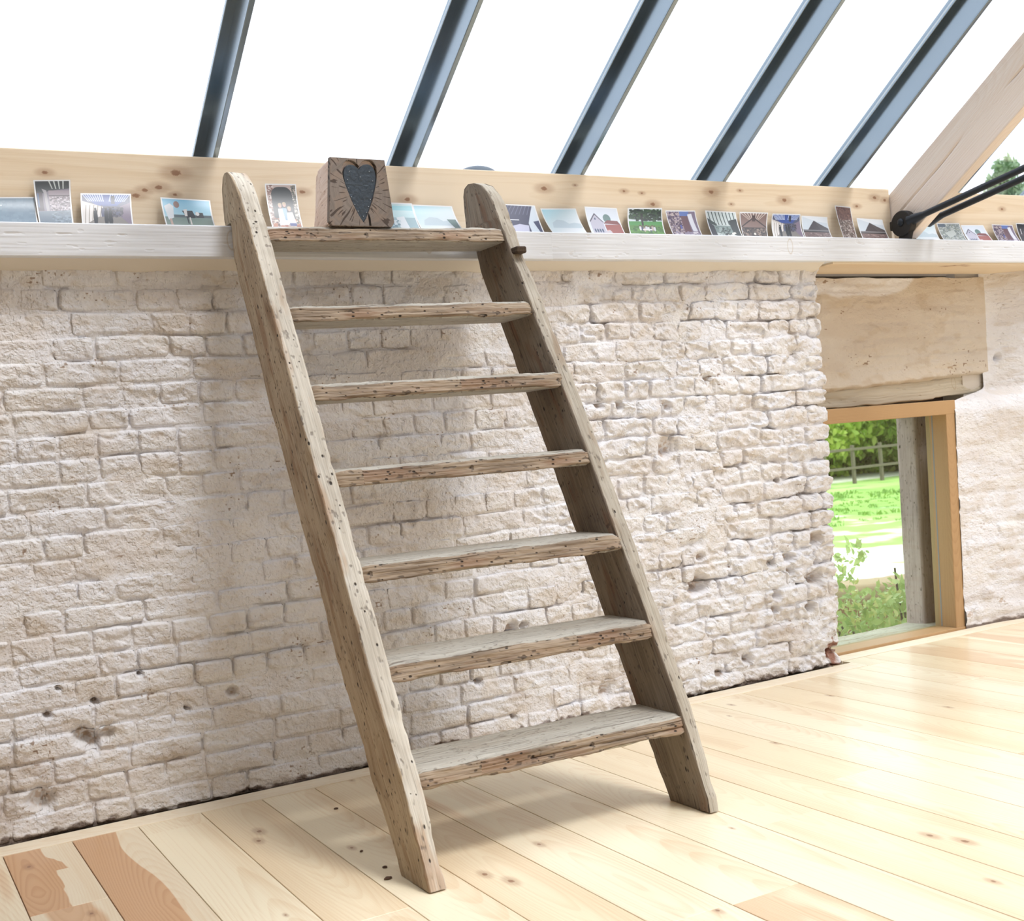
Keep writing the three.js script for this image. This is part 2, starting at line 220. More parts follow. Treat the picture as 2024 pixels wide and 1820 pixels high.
  { // older cream paint, with a fresher white patch along the top left whose edge shows
    const p = creamG.attributes.position, c = []; for (let i = 0; i < p.count; i++) { const x = p.getX(i), y = p.getY(i), w = smooth(0, 0.012, y - 1.535 - 0.02 * (fbm(x * 8, 4, 3, 3) - 0.5) * 2 - 0.12 * smooth(4.35, 4.6, x)); c.push(lerp(0.80, 1, w), lerp(0.71, 1, w), lerp(0.58, 1, w)); }
    creamG.setAttribute('color', new THREE.Float32BufferAttribute(c, 3)); part('recess_brickwork', creamG, std({ map: wallTex, bumpMap: wallBump, bumpScale: 0.004, roughness: 0.65, vertexColors: true }), wall, 'cream painted brickwork over the window'); }
  const cx = (y) => y < 1.03 ? 4.589 + 0.038 * y : lerp(4.628, 4.90 + 0.02 * smooth(1.1, 1.6, y), smooth(1.03, 1.10, y)), cz = (y) => lerp(-0.135, -0.192, smooth(0.98, 1.10, y));
  part('side_brickwork', grid(170, 150, (s, t) => { const y = t * WH, x0 = cx(y), x = lerp(x0, 6.2, s * s * 0.35 + s * 0.65), splay = lerp(0.02 + 0.10 * smooth(4.6, 5.5, x), 0.17, smooth(0.75, 1.25, y)) * smooth(x0, lerp(5.35, 5.25, y / WH), x); let z = cz(y) + splay + soft(x, y, 14) * lerp(smooth(x0, x0 + 0.14, x), 1, smooth(1.1, 1.0, y)) * (1 + 0.8 * smooth(0.7, 0.3, y)); const e = Math.hypot((x - 5.0) * 0.8, y - 1.235); if (e < 0.05) z -= 0.05 * Math.exp(-((Math.hypot((x - 4.985) * 0.9, y - 1.235 - (x - 4.985) * 0.5) / 0.013) ** 4)); return V(x, y, Math.min(z, 0.02)); }, uvR), M.lime, wall);
  part('side_brickwork', box(6.2, 9.2, 0, WH, -0.2, 0.0), M.lime, wall);
}

// ---------------------------------------------------------------- floor
{
  const floor = struct('floor');
  part('joist_bed', box(WX0, 9.2, -0.2, -0.03, -0.14, 6.7), std({ color: 0x3a2c1e, roughness: 0.95 }), floor);
  const xs = [-1.6, -1.45, -1.26, -1.07, -0.88, -0.69, -0.5, -0.31, -0.09, 0.1, 0.29, 0.4806, 0.6604, 0.8415, 1.0228, 1.2068, 1.3734, 1.5603, 1.7486, 1.9364, 2.1229, 2.3123, 2.5, 2.69, 2.8815, 3.075, 3.2662, 3.4752, 3.665, 3.852]; for (let x = 4.04; x < 9.2; x += 0.188) xs.push(x); xs.push(9.2);
  const pine = [];
  for (let i = 0; i < 8; i++) { const s = 100 + i, sh = rng(s)() ; pine.push(pineTex(s, 4, 0.19, { nk: 2, knots: i === 2 ? [[1.62, 0.055, 0.007], [1.70, 0.082, 0.008], [0.6, 0.12, 0.005], [3.1, 0.04, 0.005]] : undefined, isHeart: i % 2 ? (u, v, n, m) => 0.65 * smooth(0.48, 0.66, fbm(u * 0.6, v * 12, s, 2) + (n - 0.5) * 0.25) : null, pale: mix3([243, 230, 202], [235, 216, 182], sh), heart: [216, 180, 142] })); }
  const flame = pineTex(131, 4, 0.19, { nk: 2, px: 2048, isHeart: (u, v, n, m) => smooth(0.0, 0.004, 0.075 + 0.03 * Math.sin(u * 3.1 + 0.4) + 0.02 * (n - 0.5) + 0.012 * (m - 0.5) - v + 0.03 * smooth(0.18, 0.3, u) * (u < 0.33 ? 1 : 0)) });
  const red = pineTex(132, 4, 0.19, { nk: 1, px: 2048, isHeart: (u, v, n, m) => smooth(0.0, 0.004, 0.128 - 0.02 * smooth(0, 0.25, u) + 0.025 * smooth(0.3, 0.7, u) + 0.015 * (n - 0.5) - v) });
  const swirl = pineTex(133, 4, 0.19, { nk: 6, px: 2048, isHeart: (u, v, n, m) => 0.8 * smooth(0.0, 0.01, 0.15 + 0.03 * (n - 0.5) - v) * smooth(0.03, 0.045, v + 0.02 * (n - 0.5)) });
  const mats = [...pine, flame, red, swirl].map((map) => new THREE.MeshPhysicalMaterial({ map, roughness: 0.42, clearcoat: 0.45, clearcoatRoughness: 0.2 }));
  // a board: its own box with eased edges; u runs along z
  const board = (x0, x1, z0, z1, mi, off, flip) => {
    const g = rbox(x0 + 0.0011, x1 - 0.0011, -0.03, 0, z0 + 0.0005, z1 - 0.0005, 0.0016, 1), p = g.attributes.position, uv = g.attributes.uv;
    for (let i = 0; i < p.count; i++) uv.setXY(i, ((flip ? 4 - p.getZ(i) : p.getZ(i)) - off) / 4, (p.getX(i) - x0) / 0.19 + (p.getY(i) < -0.02 ? 0.05 : 0));
    part('floorboard', g, mats[mi], floor);
  };
  const r = rng(9), cuts = { '0.4806': [0.635], '1.5603': [1.632], '1.0228': [1.186], '2.5': [1.134], '3.665': [0.578], '0.29': [1.4], '2.1229': [2.9], '2.8815': [2.5], '1.3734': [3.1] };
  const special = { '0.4806': [8, 10], '0.6604': [9] };
  for (let i = 0; i + 1 < xs.length; i++) {
    const k = String(xs[i]), zs = [xs[i] > 3.72 ? -0.045 : 0.098, ...(cuts[k] ?? [1.2 + 3 * r()]), 6.6];
    for (let j = 0; j + 1 < zs.length; j++) { const sp = special[k]?.[j]; if (sp !== undefined) board(xs[i], xs[i + 1], zs[j], zs[j + 1], sp, j ? zs[j] : 0, false); else if (k === '2.3123') board(xs[i], xs[i + 1], zs[j], zs[j + 1], 2, 0, false); else board(xs[i], xs[i + 1], zs[j], zs[j + 1], Math.floor(r() * 8), Math.floor(r() * 40) / 10, r() < 0.5); }
  }
  board(3.735, 3.852, -0.045, 0.097, 2, 1.1, false);
  // pale margin strip laid along the foot of the wall
  const strip = pineTex(140, 4, 0.1, { nk: 3, py: 96, pale: [238, 224, 200] });
  const trim = struct('trim_1'), sm = std({ map: strip, roughness: 0.5 });
  part('margin_strip', scaleUV(stickX(-1.6, 2.2, -0.026, 0.0025, 0.008, 0.0985, 40, { r: 0.002, uv: [0.25, 10] }), 1, 1), sm, trim);
  part('margin_strip', stickX(2.2, 3.73, -0.026, 0.0025, 0.008, 0.0985, 20, { r: 0.002, uv: [0.25, 10], u0: 1.3 }), sm, trim);
  part('margin_strip', stickX(3.732, 9.2, -0.026, 0.0022, -0.135, -0.046, 20, { r: 0.002, uv: [0.25, 10], u0: 2.1 }), sm, trim);
}

// ---------------------------------------------------------------- wall plate, board behind it, roof glazing, far side of the room
{
  const white = dataTex(2048, 256, (i, j) => { const u = (i / 2048) * 4, v = (j / 256) * 0.5, g = fbm(u * 5, v * 240, 3, 3), b = fbm(u * 3, v * 9, 8, 3), chip = smooth(0.84, 0.9, fbm(u * 26, v * 90, 12, 2)); let c = mix3([222, 224, 228], [202, 202, 204], clamp((g - 0.42) * 1.3 + (b - 0.5) * 0.8)); c = mix3(c, [170, 158, 146], chip * 0.25); for (const [ku, kv] of [[1.1, 0.06], [2.86, 0.055], [3.52, 0.05]]) c = mix3(c, [188, 176, 162], 0.7 * smooth(1.15, 0.9, Math.hypot((u - ku) / 0.014, (v - kv) / 0.03)) * smooth(0.75, 0.95, Math.hypot((u - ku) / 0.014, (v - kv) / 0.03))); return c; });
  const wbump = dataTex(2048, 256, (i, j) => { const u = (i / 2048) * 4, v = (j / 256) * 0.5, h = 255 * clamp(0.2 + 0.7 * fbm(u * 5, v * 240, 3, 3) - 0.5 * smooth(0.78, 0.83, fbm(u * 26, v * 90, 12, 2))); return [h, h, h]; }, false);
  M.whitewash = std({ map: white, bumpMap: wbump, bumpScale: 0.0016, roughness: 0.6 });
  const beam = stickX(-1.6, 9.2, 1.640, 1.738, -0.13, 0.085, 540, { r: 0.005, uv: [0.25, 2], ka: 6, kb: 6, disp: (p) => 0.003 * (fbm(p.x * 3, p.y * 9, p.z * 9, 3) - 0.5) + 0.0012 * (fbm(p.x * 25, p.y * 120, p.z * 60, 2) - 0.5) });
  tag(part('wall_plate', beam, M.whitewash, scene), 'long whitewashed timber beam lying along the top of the brick wall', 'beam');
  const knots = [[0.765, 1.915, 0.006], [1.149, 1.929, 0.011], [1.0925, 1.882, 0.008], [1.05, 1.872, 0.007], [1.022, 1.855, 0.008], [1.14, 1.861, 0.005], [1.555, 1.883, 0.007], [2.48, 1.926, 0.009], [2.615, 1.943, 0.003], [2.833, 1.928, 0.005], [2.915, 1.923, 0.004], [2.963, 1.882, 0.008], [3.252, 1.938, 0.009], [3.4, 1.949, 0.004], [3.35, 1.893, 0.004], [3.632, 1.917, 0.009], [4.147, 1.943, 0.008], [4.206, 1.934, 0.007], [4.038, 1.903, 0.006], [1.93, 1.87, 0.008]];
  const plankTex = pineTex(150, 4.2, 0.27, { py: 192, knots: knots.map(([x, y, q]) => [x - 0.3, y - 1.735, q]), pale: [228, 210, 184], late: [212, 186, 152], freq: 70 });
  const pm = std({ map: plankTex, roughness: 0.55 });
  part('soffit_board', stickX(3.735, 5.5, 1.6325, 1.642, -0.185, 0.072, 30, { r: 0.002, uv: [0.24, 3] }), pm, scene.getObjectByName('wall_back'), 'pale bare wooden soffit under the beam');
  const flat = (x0, x1) => { const g = stickX(x0, x1, 1.736, 1.984, -0.115, -0.07, 60, { r: 0.004 }), p = g.attributes.position, uv = g.attributes.uv; for (let i = 0; i < p.count; i++) uv.setXY(i, (p.getX(i) - 0.3) / 4.2, (p.getY(i) - 1.735) / 0.27 + (p.getZ(i) + 0.07) * 1.5); return g; };
  tag(part('upstand_board', flat(-1.6, 4.236), pm, scene), 'pale knotty pine board standing behind the shelf, left of the sloping timber', 'board');
  tag(part('upstand_board', flat(4.30, 9.2), pm, scene), 'pale pine board behind the shelf, right of the sloping timber', 'board');
  // small dark domed vent behind the board
  const vent = new THREE.SphereGeometry(0.085, 24, 12, 0, Math.PI * 2, 0, Math.PI / 2).scale(1, 0.55, 1).translate(2.33, 2.008, -0.30);
  tag(part('roof_vent', vent, std({ color: 0x48545f, roughness: 0.5 }), scene), 'dark round vent cap just showing over the pale board', 'vent');

  // roof glazing: fins of dark steel, slope 33.7 degrees
  const roof = struct('window_2'), S = (33.7 * Math.PI) / 180, gy = 2.093, gz = -0.187, RL = 3.23; // slope length to the ridge
  const frame = (x, o) => { o.position.set(x, gy, gz); o.rotation.x = -S; return o; }; // local: +z up the slope, -y into the room
  const steel = std({ color: 0x8c98a2, roughness: 0.24, metalness: 1 }), dark = steel, glintAlu = std({ color: 0xb9bfc4, roughness: 0.3, metalness: 0.6 });
  const B = [-1.48, -0.79, -0.095, 0.59, 1.288, 1.984, 2.674, 3.352, 4.030, 4.718, 5.405, 6.095, 6.785, 7.475, 8.165, 8.855], z0 = -0.52;
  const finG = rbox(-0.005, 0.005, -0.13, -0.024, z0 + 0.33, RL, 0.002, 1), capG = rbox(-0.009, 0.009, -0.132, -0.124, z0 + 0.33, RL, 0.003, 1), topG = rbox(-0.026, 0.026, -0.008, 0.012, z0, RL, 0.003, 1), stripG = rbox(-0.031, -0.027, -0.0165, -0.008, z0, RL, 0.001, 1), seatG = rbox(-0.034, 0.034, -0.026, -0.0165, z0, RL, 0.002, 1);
  for (const x of B) { const g = new THREE.Group(); g.name = 'glazing_bar'; roof.add(frame(x, g)); part('fin', finG, steel, g); part('nosing', capG, steel, g); part('cover_strip', topG, dark, g); part('glint_strip', stripG, glintAlu, g); part('glazing_seat', seatG, dark, g); }  // thin pale strip stands in for the bright sky glint along each bar
  const glass = new THREE.MeshPhysicalMaterial({ color: 0xffffff, transmission: 1, thickness: 0, roughness: 0, ior: 1.5 });
  const GX0 = 2; // the first glazed bay; unseen solid panels added left of it for shade
  for (let i = 0; i + 1 < B.length; i++) {
    const w = B[i + 1] - B[i] - 0.008, g = box(-w / 2, w / 2, -0.003, 0.003, z0, RL);
    const m = i < GX0 ? part('added_shade_panel', box(-w / 2, w / 2, -0.03, 0.003, z0, RL), dark, roof) : part('glass_pane', g, glass, roof); frame((B[i] + B[i + 1]) / 2, m);
  }
  const ridge = gy + RL * Math.sin(S), rz = gz + RL * Math.cos(S);
  // ridge, the other slope, end walls and the wall behind the camera
  const white2 = std({ color: 0xb9a78e, roughness: 0.85 });
  const ceil = struct('ceiling');
  const slope = (x0, x1, za, ya, zb, yb, th) => { const L = Math.hypot(zb - za, yb - ya), g = box(x0, x1, -th, 0, 0, L); g.rotateX(-Math.atan2(yb - ya, zb - za)); return g.translate(0, ya, za); };
  part('ridge_beam', rbox(WX0, 9.2, ridge - 0.12, ridge + 0.06, rz - 0.02, rz + 0.08, 0.005), white2, ceil);
  part('added_shade_slope', slope(WX0, 1.75, rz + 0.06, ridge + 0.1, 6.8, 2.05, 0.12), white2, ceil);  // unseen solid stretch, added and sized to shade the left floor and wall
  { const L2 = Math.hypot(6.8 - rz - 0.06, ridge + 0.1 - 2.05), S2 = Math.atan2(ridge + 0.1 - 2.05, 6.8 - rz - 0.06), far = struct('window_3'); // the other slope is glazed over most of the room
    for (let x = 1.75, k = 0; k < 7; k++, x += 1.1) { const put = (o) => { o.position.set(x, ridge + 0.1, rz + 0.06); o.rotation.x = S2; }; put(part('glazing_bar', rbox(-0.03, 0.03, -0.13, 0.01, 0, L2, 0.004, 1), dark, far)); if (k < 6) put(part('glass_pane', box(0.03, 1.07, -0.006, 0, 0, L2), glass, far)); } }
  const gable = (x0, x1) => { const s = new THREE.Shape([[-0.46, -0.1], [6.8, -0.1], [6.8, 2.02], [rz + 0.06, ridge + 0.02], [gz - 0.35, gy - 0.25], [-0.46, 1.7]].map(([a, b]) => new THREE.Vector2(a, b))); return new THREE.ExtrudeGeometry(s, { depth: x1 - x0, bevelEnabled: false }).rotateY(-Math.PI / 2).translate(x1, 0, 0); };
  const wl = struct('wall_left'), wr = struct('wall_right'), wf = struct('wall_front');
  part('plaster', gable(WX0 - 0.2, WX0), white2, wl); part('plaster', gable(9.2, 9.4), white2, wr);
  part('plaster', box(WX0 - 0.2, 9.4, -0.1, 2.06, 6.6, 6.8), white2, wf);
}

// ---------------------------------------------------------------- the window low in the wall
{
  const oakTex = pineTex(160, 1.2, 0.2, { px: 1024, py: 160, knots: [], pale: [182, 146, 104], late: [156, 118, 78], freq: 260 }), oak = std({ map: oakTex, roughness: 0.45 });
  const win = struct('window_1'), st = (g) => g, uv = [0.8, 5];
  const upright = (x0, x1, y0, y1, z0, z1) => loft((t) => { const y = lerp(y0, y1, t); return [V(x0 - 0.036 * (y - 0.5) * -1, y, z0), V(x1 + 0.036 * (y - 0.5), y, z0), V(x1 + 0.036 * (y - 0.5), y, z1), V(x0 + 0.036 * (y - 0.5), y, z1)]; }, 8, { r: 0.003, uv });
  part('frame_post', upright(4.553, 4.612, 0.0, 1.048, -0.262, -0.14), oak, win);
  part('frame_post', upright(3.72, 3.775, 0.0, 1.048, -0.262, -0.14), oak, win);
  part('frame_head', stickX(3.72, 4.633, 0.985, 1.049, -0.262, -0.139, 10, { r: 0.003, uv, u0: 0.3 }), oak, win);
  part('frame_sill', stickX(3.72, 4.60, -0.025, 0.014, -0.262, -0.136, 10, { r: 0.003, uv, u0: 0.5 }), oak, win);
  part('seal', rbox(4.552, 4.5555, 0.015, 0.985, -0.226, -0.219, 0.001, 1).applyMatrix4(new THREE.Matrix4().makeShear(0, 0, 0.036, 0, 0, 0)).translate(-0.018, 0, 0), std({ color: 0x8f9296, roughness: 0.4 }), win);
  const glass = new THREE.MeshPhysicalMaterial({ color: 0xf3faf5, transmission: 1, thickness: 0, roughness: 0, ior: 1.5 });
  part('glass_pane', box(3.76, 4.565, 0.01, 0.99, -0.239, -0.235), glass, win);
  // the old outer timbers of the opening
  const ow = oldWood(41, { px: 512, py: 256, L: 1.2, W: 0.6, holes: 60, light: [186, 164, 162], mid: [156, 136, 134], dark: [110, 94, 92], rust: [140, 110, 96], rusty: 0.3 }), om = std({ map: ow.map, bumpMap: ow.bump, bumpScale: 0.003, roughness: 0.85 });
  const old = thing('outer_door_frame', 'weathered purplish old timber frame standing outside the low window', 'frame');
  const dsp = (p) => 0.007 * (fbm(p.x * 9, p.y * 6, p.z * 9, 3) - 0.5);
  part('post', loft((t) => { const y = lerp(-0.02, 1.05, t), x = lerp(4.556, 4.588, t); return [V(x, y, -0.46), V(x + 0.17, y, -0.46), V(x + 0.17, y, -0.34), V(x, y, -0.34)]; }, 40, { r: 0.014, uv: [0.8, 1.6], disp: dsp }), om, old);
  part('head', stickX(3.6, 4.78, 0.988, 1.16, -0.45, -0.33, 30, { r: 0.008, uv: [0.8, 1.6], disp: dsp }), std({ map: ow.map, color: 0xb8b4b0, roughness: 0.85 }), old);
  const sw = oldWood(42, { px: 512, py: 256, L: 1.2, W: 0.6, holes: 40, light: [206, 196, 182], mid: [176, 160, 142], dark: [130, 112, 96], rust: [170, 140, 112], rusty: 0.3 });
  part('sill', stickX(3.6, 4.76, -0.16, 0.006, -0.47, -0.275, 40, { r: 0.02, uv: [0.8, 1.6], disp: (p) => 0.018 * (fbm(p.x * 7, p.y * 6, p.z * 9, 3) - 0.5) }), std({ map: sw.map, bumpMap: sw.bump, bumpScale: 0.003, roughness: 0.9 }), old);
  // painted lintel, cracked along its lower edge
  const lint = loft((t) => { const x = lerp(3.62, 4.97, t), k = Math.min(1, (x - 3.9) / 0.98), yt = 1.124 + 0.036 * k, yb = 1.052 + 0.012 * k * k + 0.012 * k * (k > 0.7 ? 1 : 0.4) + 0.006 * (noise(x * 14, 2) - 0.5); return [V(x, yb, -0.3), V(x, yb, -0.207), V(x, yt, -0.212), V(x, yt, -0.3)]; }, 120, { r: 0.006, kb: 10, uv: [0.25, 2], disp: (p) => 0.007 * (fbm(p.x * 5, p.y * 30, 3, 3) - 0.5) - 0.006 * smooth(0.62, 0.7, fbm(p.x * 6, p.y * 40, 9, 3)) });
  tag(part('window_lintel', lint, std({ color: 0xe0cfb2, map: M.whitewash.map, bumpMap: M.whitewash.bumpMap, bumpScale: 0.003, roughness: 0.7 }), scene), 'rough limewashed timber lintel set over the low window', 'lintel');
}

// ---------------------------------------------------------------- sloping roof timber and its iron tie
{
  const tw = pineTex(170, 2, 0.25, { px: 1024, py: 192, nk: 3, pale: [246, 234, 224], late: [236, 216, 200], freq: 120 }), tm = std({ map: tw, bumpMap: M.whitewash.bumpMap, bumpScale: 0.0015, roughness: 0.6 });
  const up = V(0, 0.2951 / 0.5467, 0.4601 / 0.5467), inn = V(0, -0.842, 0.54), base = V(4.24, 1.7822, 0.0594);
  const at = (s, d, x) => V(x, base.y + up.y * s + inn.y * d, base.z + up.z * s + inn.z * d);
  const tb = thing('roof_timber', 'pale sawn roof timber rising steeply from the whitewashed beam', 'timber');
  part('timber', loft((t) => { const s = lerp(-0.1, 4.0, t), cut = t === 0 ? 0 : 0; return [at(s + (s < 0 ? 0.05 : 0), 0, 4.24), at(s + (s < 0 ? 0.05 : 0), 0, 4.297), at(s, -0.222, 4.297), at(s, -0.222, 4.24)]; }, 240, { r: 0.005, ka: 4, kb: 60, uv: [0.5, 4], disp: (p, t, a, b) => 0.004 * (fbm(p.x * 6, p.y * 5, p.z * 5, 3) - 0.5) - (a < 0.02 ? 0.012 * Math.exp(-(((b - 0.55 + 0.09 * (fbm(t * 14, 2) - 0.5)) / 0.013) ** 2)) * smooth(0.1, 0.4, noise(t * 22, 4)) : 0) }), tm, tb);
  const iron = std({ color: 0x2e3238, roughness: 0.42, metalness: 0.55 }), rust = std({ color: 0x33302f, roughness: 0.6, metalness: 0.4 });
  for (const [x, lab] of [[4.214, 'dark iron tie rod with an eye pinned to the near side of the sloping timber'], [4.325, 'dark iron tie rod running along the far side of the sloping timber']]) {
    const rod = thing('tie_rod', lab, 'tie rod', [x, 1.815, 0.02]), a = 8.6 * Math.PI / 180, dir = V(0, Math.sin(a), Math.cos(a));
    const R = new THREE.CatmullRomCurve3([dir.clone().multiplyScalar(0.05), dir.clone().multiplyScalar(1.6), dir.clone().multiplyScalar(4.2)]);
    part('rod', new THREE.TubeGeometry(R, 40, 0.0135, 14), iron, rod);
    const neck = new THREE.CylinderGeometry(0.0135, 0.026, 0.08, 14).rotateX(Math.PI / 2).translate(0, 0, 0); part('neck', neck.rotateX(-a).translate(0, dir.y * 0.075, dir.z * 0.075), iron, rod);
    if (x > 4.25) continue;
    const eye = new THREE.Shape(); eye.absellipse(0, 0, 0.052, 0.05, 0, Math.PI * 2); part('eye', new THREE.ExtrudeGeometry(eye, { depth: 0.026, bevelEnabled: true, bevelSize: 0.005, bevelThickness: 0.004, bevelSegments: 3, curveSegments: 28 }).rotateY(Math.PI / 2).translate(-0.013, 0, 0), rust, rod);
    part('bolt', new THREE.SphereGeometry(0.017, 16, 10).scale(0.7, 1, 1).translate(x < 4.25 ? -0.018 : 0.018, 0.005, 0.0), iron, rod);
    if (x < 4.25) part('lug', rbox(-0.012, 0.012, -0.02, 0.02, -0.068, -0.03, 0.004), rust, rod);
    if (x < 4.25) part('foot_plate', rbox(-0.012, 0.012, -0.085, -0.02, -0.005, 0.055, 0.008).rotateX(0.35), rust, rod);
  }
}

// ---------------------------------------------------------------- the ladder
{
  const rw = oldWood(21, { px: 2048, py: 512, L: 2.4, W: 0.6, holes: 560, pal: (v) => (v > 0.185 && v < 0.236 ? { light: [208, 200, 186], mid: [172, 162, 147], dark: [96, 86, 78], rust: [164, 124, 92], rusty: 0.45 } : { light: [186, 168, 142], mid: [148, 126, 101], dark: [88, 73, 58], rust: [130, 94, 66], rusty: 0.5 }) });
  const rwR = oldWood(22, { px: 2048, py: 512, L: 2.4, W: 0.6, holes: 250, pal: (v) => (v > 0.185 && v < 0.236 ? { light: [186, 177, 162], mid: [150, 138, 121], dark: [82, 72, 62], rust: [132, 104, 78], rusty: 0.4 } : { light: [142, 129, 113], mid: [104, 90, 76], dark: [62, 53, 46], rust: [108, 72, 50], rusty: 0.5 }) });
  const tw = oldWood(23, { px: 1024, py: 512, L: 1.2, W: 0.6, holes: 300, pal: (v) => (v < 0.047 || v > 0.485 ? { light: [166, 147, 125], mid: [116, 99, 82], dark: [54, 44, 38], rust: [136, 100, 76], rusty: 0.45 } : { light: [184, 178, 166], mid: [164, 156, 143], dark: [138, 128, 116], rust: [156, 138, 118], rusty: 0.2, hk: 0.2 }) });
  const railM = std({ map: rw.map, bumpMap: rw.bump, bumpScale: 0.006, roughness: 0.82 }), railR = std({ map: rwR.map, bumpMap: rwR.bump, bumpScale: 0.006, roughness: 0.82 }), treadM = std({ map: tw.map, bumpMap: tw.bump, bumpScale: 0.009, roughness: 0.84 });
  const lad = thing('ladder', 'old weathered wooden ladder with broad worn treads leaning on the white wall', 'ladder', [1.69, 0, 1.05]);
  const ox = -1.69, oz = -1.05;
  const L = [[0.004, 1.150, 0, 0.985], [0.05, 1.131, 0.03, 0.968], [0.2, 1.066, 0.12, 0.918], [0.27, 1.031, 0.185, 0.872], [0.30, 1.015, 0.212, 0.853], [0.364, 0.982, 0.28, 0.836], [0.434, 0.945, 0.34, 0.80], [0.6, 0.857, 0.49, 0.70], [0.8, 0.75, 0.70, 0.59], [0.96, 0.664, 0.873, 0.485], [1.16, 0.558, 1.055, 0.392], [1.26, 0.505, 1.165, 0.325], [1.43, 0.413, 1.33, 0.245], [1.55, 0.349, 1.46, 0.182], [1.66, 0.290, 1.56, 0.13], [1.706, 0.264, 1.63, 0.100], [1.738, 0.243, 1.742, 0.095], [1.748, 0.236, 1.7445, 0.03], [1.80, 0.203, 1.80, 0.024], [1.845, 0.17, 1.86, 0.024], [1.878, 0.135, 1.890, 0.042], [1.895, 0.105, 1.899, 0.072]];
  const Rr = [[0.004, 1.141, 0, 0.965], [0.04, 1.136, 0.02, 0.957], [0.203, 1.072, 0.142, 0.888], [0.257, 1.048, 0.2, 0.862], [0.442, 0.955, 0.36, 0.775], [0.6, 0.88, 0.505, 0.70], [0.735, 0.808, 0.645, 0.631], [0.973, 0.688, 0.87, 0.515], [1.21, 0.56, 1.10, 0.395], [1.394, 0.455, 1.30, 0.285], [1.46, 0.425, 1.40, 0.23], [1.6, 0.342, 1.52, 0.158], [1.66, 0.315, 1.60, 0.116], [1.70, 0.295, 1.66, 0.100], [1.738, 0.272, 1.742, 0.096], [1.748, 0.268, 1.7445, 0.036], [1.80, 0.24, 1.80, 0.036], [1.84, 0.21, 1.86, 0.036], [1.870, 0.172, 1.884, 0.05], [1.887, 0.125, 1.892, 0.085]];
  const rail = (st, fx0, fx1, mx0, mx1, seed) => { // a little thicker above the worn foot
    const n = st.length - 1, cum = [0]; for (let i = 1; i <= n; i++) cum.push(cum[i - 1] + Math.hypot((st[i][0] + st[i][2] - st[i - 1][0] - st[i - 1][2]) / 2, (st[i][1] + st[i][3] - st[i - 1][1] - st[i - 1][3]) / 2) + 0.004);
    const at = (t) => { const d = t * cum[n]; let i = 0; while (i < n - 1 && cum[i + 1] < d) i++; const k = clamp((d - cum[i]) / (cum[i + 1] - cum[i])), q = st[i].map((v, j) => lerp(v, st[i + 1][j], k)), w = smooth(0, 0.25, t), x0 = lerp(fx0, mx0, w), x1 = lerp(fx1, mx1, w); return [V(x0 + ox, q[2], q[3] + oz), V(x1 + ox, q[2], q[3] + oz), V(x1 + ox, q[0], q[1] + oz), V(x0 + ox, q[0], q[1] + oz)]; };
    return loft(at, 340, { r: 0.007, ka: 7, kb: 22, uv: [1 / 2.4, 1 / 0.6], nom: [0.05, 0.19], disp: (p, t, a, b) => {
      const q = Math.min(a, 1 - a) < 0.25 && b > 0.88 ? 1 : 0.35; // worn front edges
      let e = 0.004 * (fbm(p.x * 12 + seed, p.y * 6, p.z * 6, 3) - 0.5) + 0.003 * (fbm(p.x * 60 + seed, p.y * 26, p.z * 26, 3) - 0.5) - q * 0.0045 * smooth(0.5, 0.75, fbm(p.x * 20 + seed, p.y * 14, p.z * 14, 3));
      if (t < 0.012) e = Math.min(e, 0); return e; } });
  };
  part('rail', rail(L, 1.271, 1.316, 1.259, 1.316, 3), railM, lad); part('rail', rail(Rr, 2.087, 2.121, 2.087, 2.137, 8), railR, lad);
  const Y = [1.706, 1.452, 1.217, 0.978, 0.731, 0.491, 0.2485], FL = [0.242, 0.374, 0.497, 0.636, 0.762, 0.893, 1.022], FR = [0.288, 0.427, 0.568, 0.690, 0.816, 0.938, 1.053], BL = [0.272, 0.392, 0.521, 0.655, 0.780, 0.914, 1.035], BR = [0.312, 0.448, 0.583, 0.708, 0.837, 0.952, 1.068], D = [0.175, 0.19, 0.2, 0.205, 0.21, 0.208, 0.205];
  for (let k = 0; k < 7; k++) {
    const th = 0.048, at = (t) => { const x = lerp(1.306, 2.096, t), f = lerp(FL[k], FR[k], t), b = lerp(BL[k], BR[k], t), y = Y[k]; return [V(x + ox, y - th, f - D[k] + 0.01 + oz), V(x + ox, y - th, b - 0.002 + oz), V(x + ox, y, f + oz), V(x + ox, y, f - D[k] + oz)]; };
    part('tread', loft(at, 190, { r: 0.006, ka: 20, kb: 16, uv: [1 / 1.2, 1 / 0.6], nom: [0.2, 0.048], u0: k * 0.37, disp: (p, t, a, b) => {
      const front = a > 0.9 ? 1 : 0, S = k * 11; let e = 0.0022 * (fbm(p.x * 10 + S, p.y * 40, p.z * 10, 3) - 0.5);
      if (front) e += 0.008 * (fbm(p.x * 11 + S, p.y * 120, 4, 3) - 0.5) + 0.003 * (fbm(p.x * 60 + S, p.y * 300, 4, 2) - 0.5);
      if (front && k === 6 && t > 0.4) e -= 0.007 * Math.exp(-(((b - 0.42 + 0.12 * (t - 0.7)) / 0.035) ** 2)); // long split in the lowest tread
      const arris = a > 0.93 && b > 0.85 ? 1 : 0; e -= arris * 0.006 * smooth(0.35, 0.75, fbm(p.x * 9 + S, 3, 3, 3)) + arris * 0.004 * Math.sin(Math.PI * t);
      if (a > 0.93 && b < 0.15) e -= 0.008 * smooth(0.5, 0.75, fbm(p.x * 8 + S, 9, 3, 3));
      if (front && (t < 0.045 || t > 0.965)) e -= 0.006 * smooth(0, 1, t < 0.5 ? (0.045 - t) / 0.03 : (t - 0.965) / 0.03); // chamfered ends
      return e; } }), treadM, lad);
  }
